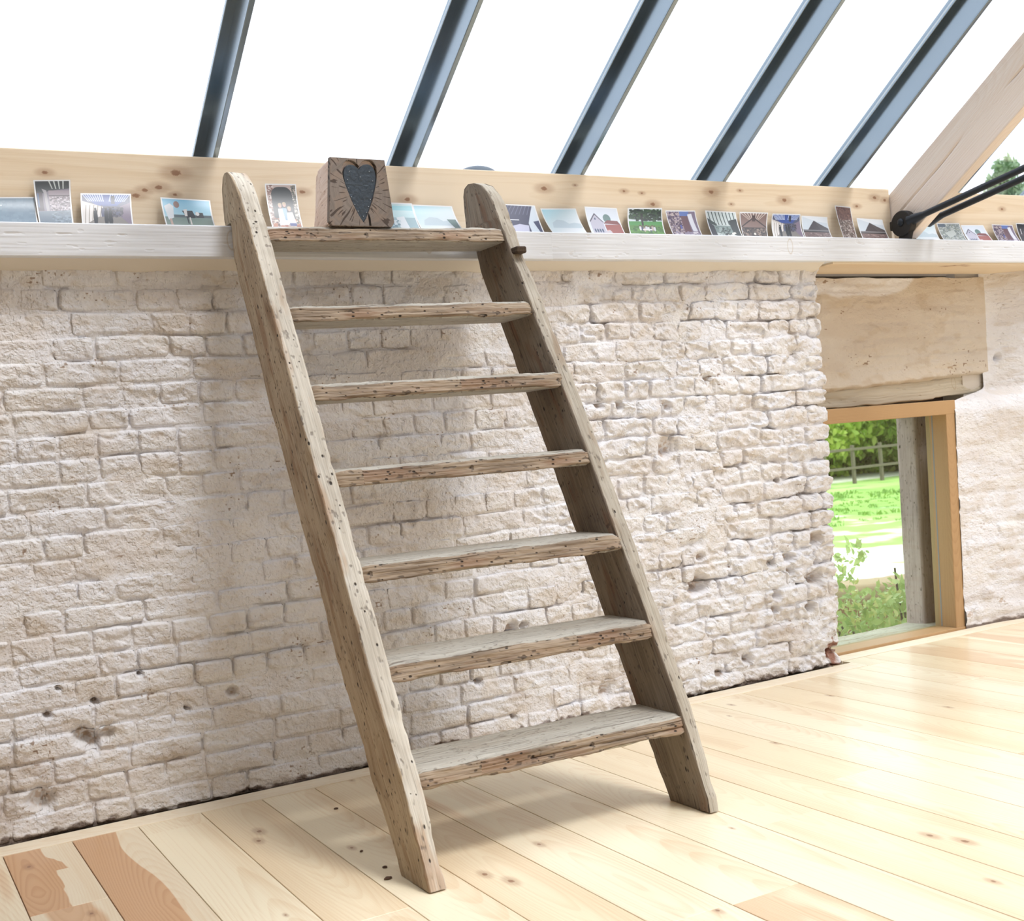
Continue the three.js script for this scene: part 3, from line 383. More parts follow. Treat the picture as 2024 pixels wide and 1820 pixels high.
  part('peg', rbox(2.092 + ox, 2.130 + ox, 1.612, 1.634, 0.30 + oz, 0.366 + oz, 0.006), std({ map: rwR.map, color: 0x8a7a6a, roughness: 0.85 }), lad, 'splintered dark wooden peg end');
}

// ---------------------------------------------------------------- wooden block with a heart
{
  const grain = dataTex(512, 512, (i, j) => { // end grain with radial checks, 0.24 m square, centre at (0, 0.1)
    const x = (i / 512 - 0.5) * 0.24, y = (j / 512) * 0.24 - 0.02, dx = x, dy = y - 0.1, rr = Math.hypot(dx, dy), a = Math.atan2(dy, dx), ring = fbm(rr * 260 + 2 * noise(a * 4, 2), 3, 1, 2);
    let c = mix3([136, 125, 117], [114, 104, 97], clamp((ring - 0.35) * 1.4)); c = mix3(c, [142, 124, 110], 0.6 * smooth(0.5, 0.7, fbm(x * 40, y * 40, 5, 3)));
    const ray = smooth(0.74, 0.82, noise(a * 26 + 1.2 * noise(x * 30, y * 30, 2), rr * 34, 6)) * smooth(0.035, 0.06, rr); c = mix3(c, [58, 46, 40], ray * 0.75);
    if (Math.abs(x + 0.002) < 0.0014 && y > 0.165) c = [50, 40, 34]; return c;
  }, true);
  grain.repeat.set(1 / 0.24, 1 / 0.24); grain.offset.set(0.5, 0.02 / 0.24);
  const side = oldWood(52, { px: 256, py: 256, L: 0.3, W: 0.3, holes: 10, light: [240, 220, 206], mid: [226, 198, 180], dark: [170, 130, 108], rust: [196, 138, 112], rusty: 0.5 }); side.map.repeat.set(4, 4);
  const b = thing('heart_block', 'stout wooden block with a dark heart set in its end, on the top tread', 'wooden block', [1.6175, 1.7085, 0.262]);
  const outline = [[-0.106, 0.012], [-0.098, 0], [0.098, 0], [0.107, 0.014], [0.0905, 0.204], [-0.087, 0.204]].map(([x, y]) => new THREE.Vector2(x, y));
  const heart = (s, ox, oy) => { const h = new THREE.Shape(), P = (x, y) => [ox + x * s, oy + y * s]; h.moveTo(...P(0, 0.152)); h.bezierCurveTo(...P(0.006, 0.17), ...P(0.03, 0.178), ...P(0.042, 0.168)); h.bezierCurveTo(...P(0.062, 0.152), ...P(0.05, 0.11), ...P(0.036, 0.07)); h.bezierCurveTo(...P(0.026, 0.042), ...P(0.012, 0.012), ...P(0.001, -0.002)); h.bezierCurveTo(...P(-0.012, 0.014), ...P(-0.026, 0.044), ...P(-0.036, 0.074)); h.bezierCurveTo(...P(-0.05, 0.112), ...P(-0.06, 0.146), ...P(-0.04, 0.164)); h.bezierCurveTo(...P(-0.026, 0.174), ...P(-0.006, 0.166), ...P(0, 0.152)); return h; };
  const s1 = new THREE.Shape(outline); s1.holes.push(new THREE.Path(heart(1.13, 0.004, 0.010).getPoints(20)));
  const slot = new THREE.Path([[0.021, 0.001], [0.027, 0.001], [0.026, 0.025], [0.021, 0.04], [0.0195, 0.03]].map(([x, y]) => new THREE.Vector2(x, y)));
  const front = new THREE.ExtrudeGeometry(s1, { depth: 0.016, bevelEnabled: true, bevelSize: 0.0015, bevelThickness: 0.0015, bevelSegments: 2, curveSegments: 20 }).translate(0, 0, -0.0175);
  const body = loft((t) => { const z = lerp(-0.0155, -0.155, t), k = 1 - 0.1 * t * t, drop = 0.014 * t * t; return [V(-0.107 * k, 0, z), V(0.107 * k, 0, z), V(0.089 * k, 0.204 - drop, z), V(-0.086 * k, 0.204 - drop, z)]; }, 24, { r: 0.01, kb: 10, uv: [1, 1], disp: (p) => 0.006 * (fbm(p.x * 20, p.y * 16, p.z * 22, 3) - 0.5) - 0.004 * smooth(0.6, 0.66, fbm(p.z * 14, p.y * 8, 6, 2)) });
  part('end_grain', front, std({ map: grain, roughness: 0.75 }), b, 'dark checked end grain'); part('body', body, std({ map: side.map, bumpMap: side.bump, bumpScale: 0.004, roughness: 0.75 }), b);
  const hb = dataTex(128, 128, (i, j) => { const h = 255 * fbm(i / 9, j / 9, 2, 3); return [h, h, h]; }, false); hb.repeat.set(8, 8);
  const hp = part('heart_plate', new THREE.ExtrudeGeometry(heart(1.0, 0.005, 0.016), { depth: 0.009, bevelEnabled: true, bevelSize: 0.002, bevelThickness: 0.002, bevelSegments: 3, curveSegments: 20 }).translate(0, 0, -0.0145), std({ color: 0x3c444c, roughness: 0.45, metalness: 0.35, bumpMap: hb, bumpScale: 0.002 }), b, 'dark grey metal heart');
  const nail = new THREE.SphereGeometry(0.0016, 8, 6), nm = std({ color: 0xb4bac0, roughness: 0.3, metalness: 0.6 });
  for (const [x, y] of [[-0.03, 0.165], [0.036, 0.168], [-0.038, 0.14], [0.045, 0.14], [-0.037, 0.115], [0.04, 0.108], [-0.03, 0.088], [0.032, 0.082], [-0.021, 0.065], [0.024, 0.06], [-0.012, 0.045], [0.016, 0.042], [0.004, 0.03], [0.004, 0.15]]) part('nail', nail, nm, hp).position.set(x + 0.002, y, -0.0028);
  part('crack', new THREE.ExtrudeGeometry(new THREE.Shape(slot.getPoints()), { depth: 0.004, bevelEnabled: false }).translate(0.002, 0, -0.0028), std({ color: 0x1d1613, roughness: 1 }), b, 'black split below the heart');
  b.rotation.y = 0.03;
}

// ---------------------------------------------------------------- photographs standing on the shelf
{
  const paint = {}; const A = (c, f, x, y, w, h) => { c.fillStyle = f; c.fillRect(x, y, w, h); };
  const poly = (c, f, ...p) => { c.fillStyle = f; c.beginPath(); for (let i = 0; i < p.length; i += 2) i ? c.lineTo(p[i], p[i + 1]) : c.moveTo(p[i], p[i + 1]); c.closePath(); c.fill(); };
  const dots = (c, seed, n, x, y, w, h, cols, s) => { const r = rng(seed); for (let i = 0; i < n; i++) { c.fillStyle = cols[Math.floor(r() * cols.length)]; const k = s * (0.5 + r()); c.fillRect(x + r() * w, y + r() * h, k * 1.6, k); } };
  const oval = (c, f, x, y, a, b) => { c.fillStyle = f; c.beginPath(); c.ellipse(x, y, a, b, 0, 0, 7); c.fill(); };
  paint.blank = (c, w, h) => { A(c, '#8fa3b3', 0, 0, w, h); dots(c, 1, 90, 0, 0, w, h, ['#93a8b8', '#8a9eae', '#98acbb'], 9); oval(c, '#eef4f8', w * 0.3, h * 0.25, 3, 3); };
  paint.ruin = (c, w, h) => { A(c, '#8a8290', 0, 0, w, h); poly(c, '#45494c', 0, 0, w, 0, w, 30, 50, 40, 0, 60); for (let i = 0; i < 4; i++) poly(c, '#d5dad6', 50 + i * 18, 0, 56 + i * 18, 0, 66 + i * 14, 32, 62 + i * 14, 32); A(c, '#a89aa2', 48, 38, w - 48, 60); dots(c, 2, 500, 48, 62, w - 48, 70, ['#6b5a60', '#c6b8c0', '#8d7d86', '#50464c', '#d8d0d6'], 4); A(c, '#4d4248', 48, 58, w - 48, 3); poly(c, '#b5b0b4', 22, 30, 40, 38, 46, 130, 34, 130, 30, 50); A(c, '#554a52', 0, 45, 24, 80); A(c, '#4b6a94', 3, 50, 6, 60); poly(c, '#7c8b99', 0, 128, w, 122, w, h, 0, h); dots(c, 3, 80, 50, 125, w - 50, 60, ['#94a5b2', '#6d7c89'], 5); };
  paint.hall = (c, w, h, v = 0) => { A(c, '#5b5e78', 0, 0, w, h); poly(c, '#3f57a0', 0, 0, w, 0, w * 0.72, 42, w * 0.3, 42); for (let i = 0; i < 9; i++) { poly(c, '#dfe8fb', i * 9, 0, i * 9 + 4, 0, i * 7 + 26, 26, i * 7 + 22, 26); poly(c, '#cfdcf6', w - i * 9, 0, w - i * 9 - 4, 0, w - i * 7 - 26, 26, w - i * 7 - 22, 26); } A(c, '#2c3040', w * 0.6, 4, 14, 30); poly(c, '#efe8e2', 0, 26, 70, 46, 70, h, 0, h); poly(c, '#d8cfc8', 0, 24, 78, 46, 78, 52, 0, 32); for (let i = 0; i < 5; i++) { c.strokeStyle = '#6b5b48'; c.lineWidth = 2; c.beginPath(); c.moveTo(14 + i * 15, 40); c.lineTo(8 + i * 13, h - 10); c.stroke(); } poly(c, '#8a7a8c', w, 28, w * 0.78, 44, w * 0.78, 84, w, h); poly(c, '#8d867f', 60, 86, w * 0.78, 84, w, h, 0, h); dots(c, 4, 140, 78, 46, 70, 36, ['#4a4450', '#6c6670', '#37323c'], 4); for (const [x, a] of [[48, 30], [88, 36], [104, 40]]) { poly(c, '#15161c', x - 6, 62, x + 6, 60, x + 8, 62 + a, x + 4, h - 2, x - 6, h - 2, x - 8, 62 + a); oval(c, '#20191a', x, 56, 4, 6); } };
  paint.cows = (c, w, h) => { const g = c.createLinearGradient(0, 0, 0, h); g.addColorStop(0, '#7fc9ee'); g.addColorStop(0.6, '#bfe6f4'); g.addColorStop(0.62, '#7f948c'); g.addColorStop(1, '#8fa096'); c.fillStyle = g; c.fillRect(0, 0, w, h); A(c, '#58666a', 30, 66, w - 30, 12); poly(c, '#eef2f6', 4, 30, 26, 18, 40, 30, 34, 80, 12, 90); oval(c, '#8a5a4c', 52, 22, 11, 14); A(c, '#cdb0a0', 16, 84, 9, 40); poly(c, '#2c2e34', 70, 48, 110, 46, 120, 76, 112, 80, 84, 78); poly(c, '#f2ece8', 76, 42, 90, 40, 88, 72, 78, 72); A(c, '#f0e6e0', 94, 76, 5, 34); A(c, '#3a3a40', 84, 76, 5, 30); poly(c, '#34363c', 120, 54, 150, 54, 152, 78, 122, 78); oval(c, '#f4f0ee', 128, 60, 8, 9); };
  paint.family = (c, w, h) => { A(c, '#c7b3aa', 0, 0, w, h); dots(c, 6, 260, 0, 0, 24, h, ['#7a5a50', '#e4d6cf', '#9a7468'], 5); dots(c, 7, 260, w - 22, 0, 22, h, ['#6d6a5c', '#d8d2c8', '#4c4a44'], 5); c.fillStyle = '#22282c'; c.beginPath(); c.roundRect(18, 8, w - 36, h - 40, [34, 34, 0, 0]); c.fill(); dots(c, 8, 40, 0, h - 50, w, 50, ['#c98a6c', '#e6d6c8', '#b06a50'], 8); poly(c, '#f4f2fa', 40, 100, 70, 98, 76, 170, 34, 172); poly(c, '#8fb4d4', 58, 96, 78, 98, 80, 150, 64, 150); poly(c, '#f6f0f0', 76, 116, 102, 114, 112, 164, 72, 166); A(c, '#4a5a9c', 80, 162, 30, 12); for (const [x, y] of [[50, 86], [70, 82], [90, 100]]) { oval(c, '#d8a898', x, y, 8, 10); oval(c, '#c8b090', x, y - 5, 8.5, 6); } };
  paint.pale = (c, w, h, v = 0) => { const g = c.createLinearGradient(0, 0, w * 0.3, h); g.addColorStop(0, '#aee0f0'); g.addColorStop(0.5, '#ddf2f8'); g.addColorStop(1, '#f6fbff'); c.fillStyle = g; c.fillRect(0, 0, w, h); poly(c, '#cfdfe8', 30, 66, 60, 50, 96, 54, 118, 70, 150, 64, w, 70, w, 92, 20, 92); if (v) for (let i = 0; i < 6; i++) poly(c, '#5d7c78', w - 44 + i * 7, 60, w - 38 + i * 7, 60, w - 14 + i * 3, h, w - 18 + i * 3, h); };
  paint.field = (c, w, h) => { A(c, '#cfeef2', 0, 0, w, h); A(c, '#9fe0ea', 0, 8, w, 20); A(c, '#a9c4cc', 0, 60, w, 60); poly(c, '#eef4f8', 90, 60, 130, 54, 140, h, 96, h); dots(c, 12, 60, 0, 60, 90, 50, ['#7f9aa6', '#d9e6ec', '#93b0b8'], 8); };
  paint.shed = (c, w, h) => { A(c, '#4a4a66', 0, 0, w, h); for (let i = 0; i < 7; i++) poly(c, '#6f7390', 60 + i * 16, 0, 64 + i * 16, 0, 30 + i * 18, 40, 27 + i * 18, 40); poly(c, '#e6f0fa', w, 0, w - 12, 0, w - 50, 78, w - 50, h, w, h); poly(c, '#d8d8ee', 20, 100, 90, 82, 130, 88, 120, h, 0, h); A(c, '#f4f6fc', 40, 62, 54, 4); poly(c, '#4c5070', w - 26, 70, w, 64, w, h, w - 10, h); };
  paint.barns = (c, w, h) => { A(c, '#e8eef8', 0, 0, w, h); poly(c, '#c8c4d4', 10, 60, 44, 24, 84, 62, 84, h, 10, h); poly(c, '#5a5464', 8, 60, 44, 22, 88, 64, 84, 66, 44, 30, 12, 64); A(c, '#4a5a78', 38, 44, 8, 9); oval(c, '#6d8a86', 112, 46, 22, 20); poly(c, '#8a4a48', 84, 70, 110, 54, 170, 56, w, 74); A(c, '#a85a52', 90, 74, w - 90, 54); for (let i = 0; i < 4; i++) oval(c, '#50607c', 24 + i * 14, 104, 5, 9); dots(c, 14, 40, 80, 100, 30, 24, ['#e4b8b0', '#d8d0d8'], 6); };
  paint.picnic = (c, w, h) => { A(c, '#dfe9ee', 0, 0, w, h); A(c, '#4f9a4a', 0, 56, w, 20); A(c, '#5a8f3c', 0, 74, w, h); dots(c, 16, 260, 0, 0, w, 46, ['#24341e', '#31482a', '#1a2418', '#3f5a34'], 8); poly(c, '#2a241e', 64, 20, 78, 20, 80, 76, 70, 76); dots(c, 17, 200, 0, 78, w, 50, ['#4c7a34', '#6aa048', '#3f6a2c'], 6); for (let i = 0; i < 8; i++) { oval(c, ['#e8e6ea', '#4a5068', '#c8b0a8', '#dcdce4'][i % 4], 58 + i * 11, 88 + (i % 3) * 3, 6, 12); oval(c, '#6a4a40', 58 + i * 11, 76 + (i % 3) * 3, 4, 4); } A(c, '#f0eee8', 70, 92, 50, 6); };
  paint.doorway = (c, w, h) => { A(c, '#8a7a90', 0, 0, w, h); dots(c, 18, 400, 0, 0, 90, h, ['#6a5660', '#b4a0a8', '#584860', '#c8b8b4'], 6); A(c, '#7a5a60', 86, 10, 44, 90); A(c, '#6d84c4', 80, 0, 60, 22); poly(c, '#f2f2fa', 130, 14, 158, 10, 170, 96, 140, 100); dots(c, 19, 50, 10, 96, 150, 32, ['#dcd2dc', '#a89cb0', '#f0e8ee'], 9); A(c, '#6a70b8', 66, 66, 10, 20); };
  paint.rafters = (c, w, h) => { A(c, '#dfe9e6', 0, 0, w, h); for (let i = 0; i < 9; i++) { c.strokeStyle = '#20302e'; c.lineWidth = 5; c.beginPath(); c.moveTo(10 + i * 22, 0); c.lineTo(-20 + i * 22 + 40, 62); c.stroke(); } poly(c, '#2a3a38', 0, 30, 50, 58, 50, 70, 0, 52); A(c, '#8a9c98', 0, 66, w, 36); poly(c, '#26302f', w - 52, 40, w, 30, w, 120, w - 40, 112); poly(c, '#223', 0, 50, 30, 66, 34, 116, 0, 120); poly(c, '#f8f4ec', 66, 118, 150, 96, 156, 104, 90, h, 60, h); dots(c, 21, 60, 40, 70, 80, 40, ['#5c6a66', '#aebcb8', '#384442'], 6); };
  paint.truss = (c, w, h) => { A(c, '#8c7066', 0, 0, w, h); for (let i = 0; i < 9; i++) { poly(c, '#e8d8cc', i * 21, 0, i * 21 + 8, 0, w / 2 + (i - 4) * 8 + 3, 34, w / 2 + (i - 4) * 8, 34); } c.strokeStyle = '#3a2a24'; c.lineWidth = 6; c.beginPath(); c.moveTo(0, 70); c.lineTo(w / 2, 22); c.lineTo(w, 70); c.moveTo(10, 74); c.lineTo(w - 10, 74); c.stroke(); A(c, '#4c342e', w / 2 - 12, 10, 24, 30); A(c, '#3c302c', 0, 76, w, h); dots(c, 23, 180, 0, 74, w, 50, ['#6a564c', '#2a2220', '#9a8678', '#504038'], 7); oval(c, '#f4ece0', w / 2, 104, 9, 6); };
  paint.gable = (c, w, h) => { A(c, '#dfe8f0', 0, 0, w, h); poly(c, '#f4f8fc', 0, 0, w, 0, w, 30, 100, 22); poly(c, '#4c4448', 34, 72, 84, 18, 140, 72); poly(c, '#5a5254', 84, 18, w, 60, w, 80, 130, 72); A(c, '#8a8688', 0, 70, w, 10); A(c, '#3a3638', 0, 78, w, 6); A(c, '#8c7470', 0, 84, w, h); dots(c, 25, 160, 0, 86, w, 44, ['#6f5a58', '#a89490', '#7c6664'], 6); };
  paint.stones = (c, w, h) => { A(c, '#7c5a52', 0, 0, w, h); dots(c, 27, 120, 0, 0, w, 70, ['#6a4a44', '#8a665c', '#946e62'], 7); dots(c, 28, 400, 0, 70, w, h - 70, ['#a89890', '#6a5850', '#cbbcb2', '#86746a'], 7); };
  paint.rubble = (c, w, h) => { A(c, '#a3aaa8', 0, 0, w, h); dots(c, 29, 420, 0, 0, w, h, ['#8b9694', '#bcc2bc', '#75807e', '#cfd4cc', '#99a08e'], 7); A(c, '#5e6a78', 0, 0, 60, 22); poly(c, '#d5dbd4', 40, 60, 120, 40, 130, 70, 60, 96); };
  paint.beams = (c, w, h) => { A(c, '#241c22', 0, 0, w, h); A(c, '#4a3a40', 0, 60, w, 14); for (let i = 0; i < 6; i++) A(c, ['#d4ccd0', '#7c6e74'][i % 2], 20 + i * 24, 30 + (i % 3) * 16, 7, 34); };
  const SH = [ // x, y of top left, top right (z -0.05), bottom left, bottom right (z 0.01); picture; portrait; label
    [0.595, 1.833, 0.731, 1.838, 0.585, 1.747, 0.724, 1.749, 'blank', 0, 'plain blue-grey photo print cut by the left edge of the picture'],
    [0.729, 1.887, 0.832, 1.892, 0.727, 1.751, 0.821, 1.753, 'ruin', 1, 'upright photo print of a bare ruined room, tallest at the left end of the shelf'],
    [0.858, 1.853, 1.004, 1.856, 0.845, 1.753, 0.991, 1.756, 'hall', 0, 'photo print of three dark figures in a blue-roofed barn, left of the ladder'],
    [1.091, 1.848, 1.244, 1.843, 1.087, 1.757, 1.236, 1.760, 'cows', 0, 'photo print of cows under a bright blue sky, just left of the ladder'],
    [1.425, 1.902, 1.529, 1.904, 1.417, 1.762, 1.519, 1.764, 'family', 1, 'upright photo print of three people in a dark arched doorway, beside the heart block'],
    [1.796, 1.854, 1.937, 1.853, 1.788, 1.762, 1.933, 1.763, 'field', 0, 'pale turquoise photo print half hidden by the heart block'],
    [1.938, 1.849, 2.089, 1.848, 1.935, 1.765, 2.090, 1.768, 'pale1', 0, 'washed-out pale photo print just left of the right ladder rail'],
    [2.252, 1.862, 2.424, 1.859, 2.239, 1.766, 2.414, 1.767, 'shed', 0, 'dark photo print with a bright diagonal, just right of the ladder'],
    [2.446, 1.849, 2.598, 1.853, 2.445, 1.768, 2.594, 1.767, 'pale', 0, 'pale sky-blue photo print with a faint hill, second right of the ladder'],
    [2.637, 1.861, 2.781, 1.859, 2.618, 1.767, 2.765, 1.766, 'barns', 0, 'photo print of a pale barn beside a red shed, left of the picnic print'],
    [2.832, 1.861, 2.992, 1.865, 2.792, 1.764, 2.955, 1.765, 'picnic', 0, 'green photo print of people picnicking under a tree'],
    [3.006, 1.856, 3.150, 1.859, 2.986, 1.764, 3.126, 1.764, 'doorway', 0, 'mauve photo print of a brick doorway, right of the green picnic print'],
    [3.200, 1.861, 3.353, 1.858, 3.175, 1.761, 3.326, 1.762, 'rafters', 0, 'photo print of dark rafters against a pale greenish roof'],
    [3.374, 1.859, 3.522, 1.860, 3.332, 1.762, 3.461, 1.760, 'truss', 0, 'brown photo print of a roof truss seen from below'],
    [3.545, 1.857, 3.696, 1.858, 3.490, 1.758, 3.654, 1.757, 'hall', 0, 'photo print of figures in a blue-roofed barn, right of the brown truss print'],
    [3.701, 1.852, 3.844, 1.849, 3.657, 1.757, 3.807, 1.755, 'gable', 0, 'photo print of a dark gable roof, left of the narrow upright print'],
    [3.892, 1.899, 3.981, 1.895, 3.869, 1.753, 3.947, 1.752, 'stones', 1, 'narrow upright photo print of red and grey stonework'],
    [4.012, 1.849, 4.164, 1.845, 3.979, 1.751, 4.136, 1.751, 'gable', 0, 'photo print of a dark gable roof, just left of the sloping timber'],
    [4.336, 1.836, 4.485, 1.834, 4.306, 1.744, 4.451, 1.744, 'pale', 0, 'white photo print half hidden behind the foot of the sloping timber'],
    [4.498, 1.837, 4.645, 1.840, 4.473, 1.744, 4.623, 1.744, 'rubble', 0, 'grey photo print of rubble, right of the sloping timber'],
    [4.654, 1.831, 4.803, 1.834, 4.630, 1.744, 4.797, 1.744, 'barns', 0, 'photo print of a pale gabled barn, right of the grey rubble print'],
    [4.862, 1.839, 5.005, 1.838, 4.835, 1.744, 4.987, 1.741, 'doorway', 0, 'photo print of a brick doorway near the right end of the picture'],
    [5.030, 1.848, 5.189, 1.846, 4.991, 1.744, 5.155, 1.741, 'beams', 0, 'nearly black photo print cut by the right edge of the picture'],
  ];
  const tex = {};
  const getTex = (k, portrait) => tex[k] ??= (() => {
    const W = portrait ? 132 : 192, H = portrait ? 192 : 132, c = document.createElement('canvas'); c.width = W; c.height = H; const x = c.getContext('2d'); A(x, '#fbfbfb', 0, 0, W, H); x.save(); x.beginPath(); x.rect(5, 5, W - 10, H - 10); x.clip(); x.translate(5, 5); if (portrait) x.scale(0.94, 0.97);
    const n = k.replace(/\d/, ''); paint[n](x, portrait ? 130 : 182, portrait ? 188 : 124, /\d/.test(k) ? 1 : 0); x.restore(); const t = new THREE.CanvasTexture(c); t.colorSpace = THREE.SRGBColorSpace; t.wrapS = t.wrapT = THREE.ClampToEdgeWrapping; return t; })();
  SH.forEach(([ax, ay, bx, by, cx, cy, dx, dy, k, port, label], n) => {
    const TL = V(ax, ay, -0.05), TR = V(bx, by, -0.05), yb = 1.7405, ext = (T, B) => { const s = (T.y - yb) / (T.y - B.y); return T.clone().lerp(B, s); };
    const BL = ext(TL, V(cx, cy, 0.01)), BR = ext(TR, V(dx, dy, 0.01)), bow = 0.004 + 0.008 * noise(n * 3.7, 2) * (k === 'pale' ? 1.6 : 1), N = 12, c = BL.clone().add(BR).multiplyScalar(0.5);
    const face = (off, flip) => { const g = grid(N, N, (s, t) => BL.clone().lerp(BR, s).lerp(TL.clone().lerp(TR, s), t).add(V(0, 0, -bow * 4 * t * (1 - t) + off)).sub(c), () => [0, 0]); const uv = g.attributes.uv; for (let j = 0, q = 0; j <= N; j++) for (let i = 0; i <= N; i++, q++) uv.setXY(q, flip ? 0.003 : i / N, flip ? 0.003 : j / N); if (flip) { const id = g.index.array; for (let i = 0; i < id.length; i += 3) { const t = id[i]; id[i] = id[i + 1]; id[i + 1] = t; } g.computeVertexNormals(); } return g; };
    const m = part('photo_print', mergeGeometries([face(0, false), face(-0.0006, true)]), new THREE.MeshPhysicalMaterial({ map: getTex(k, port), roughness: 0.35, color: 0xcfcfcf, clearcoat: 0.12, clearcoatRoughness: 0.3, side: THREE.DoubleSide }), scene); m.position.copy(c);
    tag(m, label, 'photograph', 'photo prints standing along the shelf');
  });
}

// ---------------------------------------------------------------- crumbs of dark wood dropped on the floor by the left rail
{
  const cm = std({ color: 0x5c4434, roughness: 0.9 });
  [[1.237, 0.99, 0.007, 'small dark wood crumb on the floor left of the left ladder foot, nearest the camera'], [1.262, 0.76, 0.004, 'tiny dark wood crumb on the floor close behind the left ladder foot'], [1.262, 0.912, 0.005, 'small dark wood crumb touching the rear of the left ladder foot'], [1.345, 0.36, 0.005, 'small dark wood crumb lying towards the wall, left of the ladder']].forEach(([x, z, s, label], i) => {
    const g = new THREE.IcosahedronGeometry(s, 1), p = g.attributes.position; for (let k = 0; k < p.count; k++) { const q = 0.7 + 0.6 * noise(p.getX(k) * 400 + i * 9, p.getY(k) * 400, p.getZ(k) * 400); p.setXYZ(k, p.getX(k) * q * 1.4, Math.max(-s * 0.3, p.getY(k) * q * 0.5), p.getZ(k) * q); } g.computeVertexNormals(); g.translate(0, s * 0.3, 0);
    const m = part('wood_crumb', g, cm, scene); m.position.set(x, 0.0005, z); m.rotation.y = i; tag(m, label, 'crumb', 'wood crumbs by the ladder foot');
  });
}

// ---------------------------------------------------------------- outside: paddock, fence, trees, low wall, bush
{
  const GY = -0.9, lawnTex = dataTex(1024, 1024, (i, j) => { // 60 m square, x 0..60, z -60..0 ; worn pale ground near the house
    const x = (i / 1024) * 60, z = -(j / 1024) * 60, d = Math.hypot(x - 0.2, z - 3.6), n = fbm(x * 0.35, z * 0.35, 3, 4), m = fbm(x * 1.6, z * 1.6, 9, 4);
    let c = mix3([150, 184, 92], [182, 206, 124], smooth(0.35, 0.7, n)); c = mix3(c, [118, 158, 74], 0.6 * smooth(0.6, 0.7, m));
    const worn = smooth(-0.2, 0.25, (21.5 - d) / 9 + (m - 0.5) * 2.2 + (n - 0.5) * 1.1 - 0.1); return mix3(c, [236, 230, 214], worn); }, true, false);
  const lawn = part('lawn', new THREE.PlaneGeometry(60, 60).rotateX(-Math.PI / 2).translate(30, GY, -30.5), std({ map: lawnTex, roughness: 0.95 }), scene); lawn.userData.kind = 'structure';
  part('far_ground', new THREE.PlaneGeometry(500, 500).rotateX(-Math.PI / 2).translate(0, GY - 0.05, -200), std({ color: 0x6d8a3c, roughness: 0.95 }), scene).userData.kind = 'structure';
  const leafG = (() => { const s = new THREE.Shape(); s.moveTo(0, 0); s.quadraticCurveTo(0.5, 0.35, 0, 1); s.quadraticCurveTo(-0.5, 0.35, 0, 0); const g = new THREE.ShapeGeometry(s, 3), p = g.attributes.position; for (let i = 0; i < p.count; i++) p.setZ(i, 0.5 * Math.abs(p.getX(i)) - 0.15 * p.getY(i) ** 2); g.computeVertexNormals(); return g; })();
  const leafM = (c) => new THREE.MeshPhysicalMaterial({ color: c, roughness: 0.7, transmission: 0.45, thickness: 0, side: THREE.DoubleSide });
  const foliage = (parent, blobs, n, size, cols, seed) => {
    const r = rng(seed), im = new THREE.InstancedMesh(leafG, leafM(0xffffff), n), o = new THREE.Object3D(), tot = blobs.reduce((a, b) => a + b[3] ** 2, 0), cc = cols.map((c) => new THREE.Color(c)); let q = 0;
    for (const [bx, by, bz, br] of blobs) { const m = Math.round((n * br * br) / tot); for (let i = 0; i < m && q < n; i++) { const a = r() * 6.283, h = r() * 2 - 1, s = Math.sqrt(1 - h * h), k = br * (0.55 + 0.45 * Math.sqrt(r())) * (0.85 + 0.3 * noise(a * 2, h * 3, br)); o.position.set(bx + Math.cos(a) * s * k, by + h * k * 0.85, bz + Math.sin(a) * s * k); o.rotation.set(r() * 3, r() * 6.3, r() * 3 + 1.5); o.scale.setScalar(size * (0.6 + 0.8 * r())); o.updateMatrix(); im.setMatrixAt(q, o.matrix); im.setColorAt(q, cc[0].clone().lerp(cc[1], r()).lerp(cc[2], r() < 0.2 ? 0.7 : 0)); q++; } }
    im.count = q; im.name = 'foliage'; im.userData.kind = 'stuff'; im.castShadow = im.receiveShadow = true; parent.add(im); return im;
  };
  const bark = std({ color: 0x4a3d30, roughness: 0.95 });
  const tree = (name, label, x, z, H, R, n, size, cols, seed, droop = 0.2) => {
    const t = thing(name, label, 'tree', [x, GY, z]), r = rng(seed), blobs = [];
    for (let i = 0; i < 26; i++) { const h = lerp(droop, 1, r()), w = R * Math.sin(Math.PI * clamp(0.18 + h * 0.78)) * (0.4 + 0.6 * r()), a = r() * 6.283; blobs.push([Math.cos(a) * w, H * h, Math.sin(a) * w, R * (0.28 + 0.2 * r())]); }
    part('trunk', new THREE.CylinderGeometry(R * 0.05, R * 0.09, H * 0.7, 10).translate(0, H * 0.35, 0), bark, t); foliage(t, blobs, n, size, cols, seed); return t;
  };
  const dir = (az, d) => [0.18 + Math.sin(az * Math.PI / 180) * d, 3.65 - Math.cos(az * Math.PI / 180) * d];
  const G1 = [0x93b038, 0xc9da62, 0xe6ea88], G2 = [0x5e8834, 0x94b454, 0xb8cc74], G3 = [0x7d9c74, 0xa4bd96, 0xc6d6b4];
  tree('tree', 'bright yellow-green tree with low hanging leaves beyond the fence', ...dir(44.3, 41), 3.6, 3.4, 26000, 0.24, G1, 201, 0.16);
  tree('tree', 'mid-green tree at the right beyond the fence, beside the old post', ...dir(47.4, 43), 3.8, 3.2, 22000, 0.24, [0x9ab84c, 0xc4d870, 0xdfe68c], 202, 0.14);
  tree('tree', 'deep green tree filling the gap behind the bright one', ...dir(45.6, 52), 5.2, 5.0, 26000, 0.3, G2, 203, 0.08);
  tree('tree', 'dark green tree behind the fence at the left edge of the window', ...dir(42.2, 47), 4.4, 4.0, 22000, 0.28, G2, 204, 0.08);
  tree('fir_tree', 'tall pointed fir seen through the roof glass by the iron rods', ...dir(52.4, 42), 9.6, 1.3, 16000, 0.18, G3, 205, 0.3);
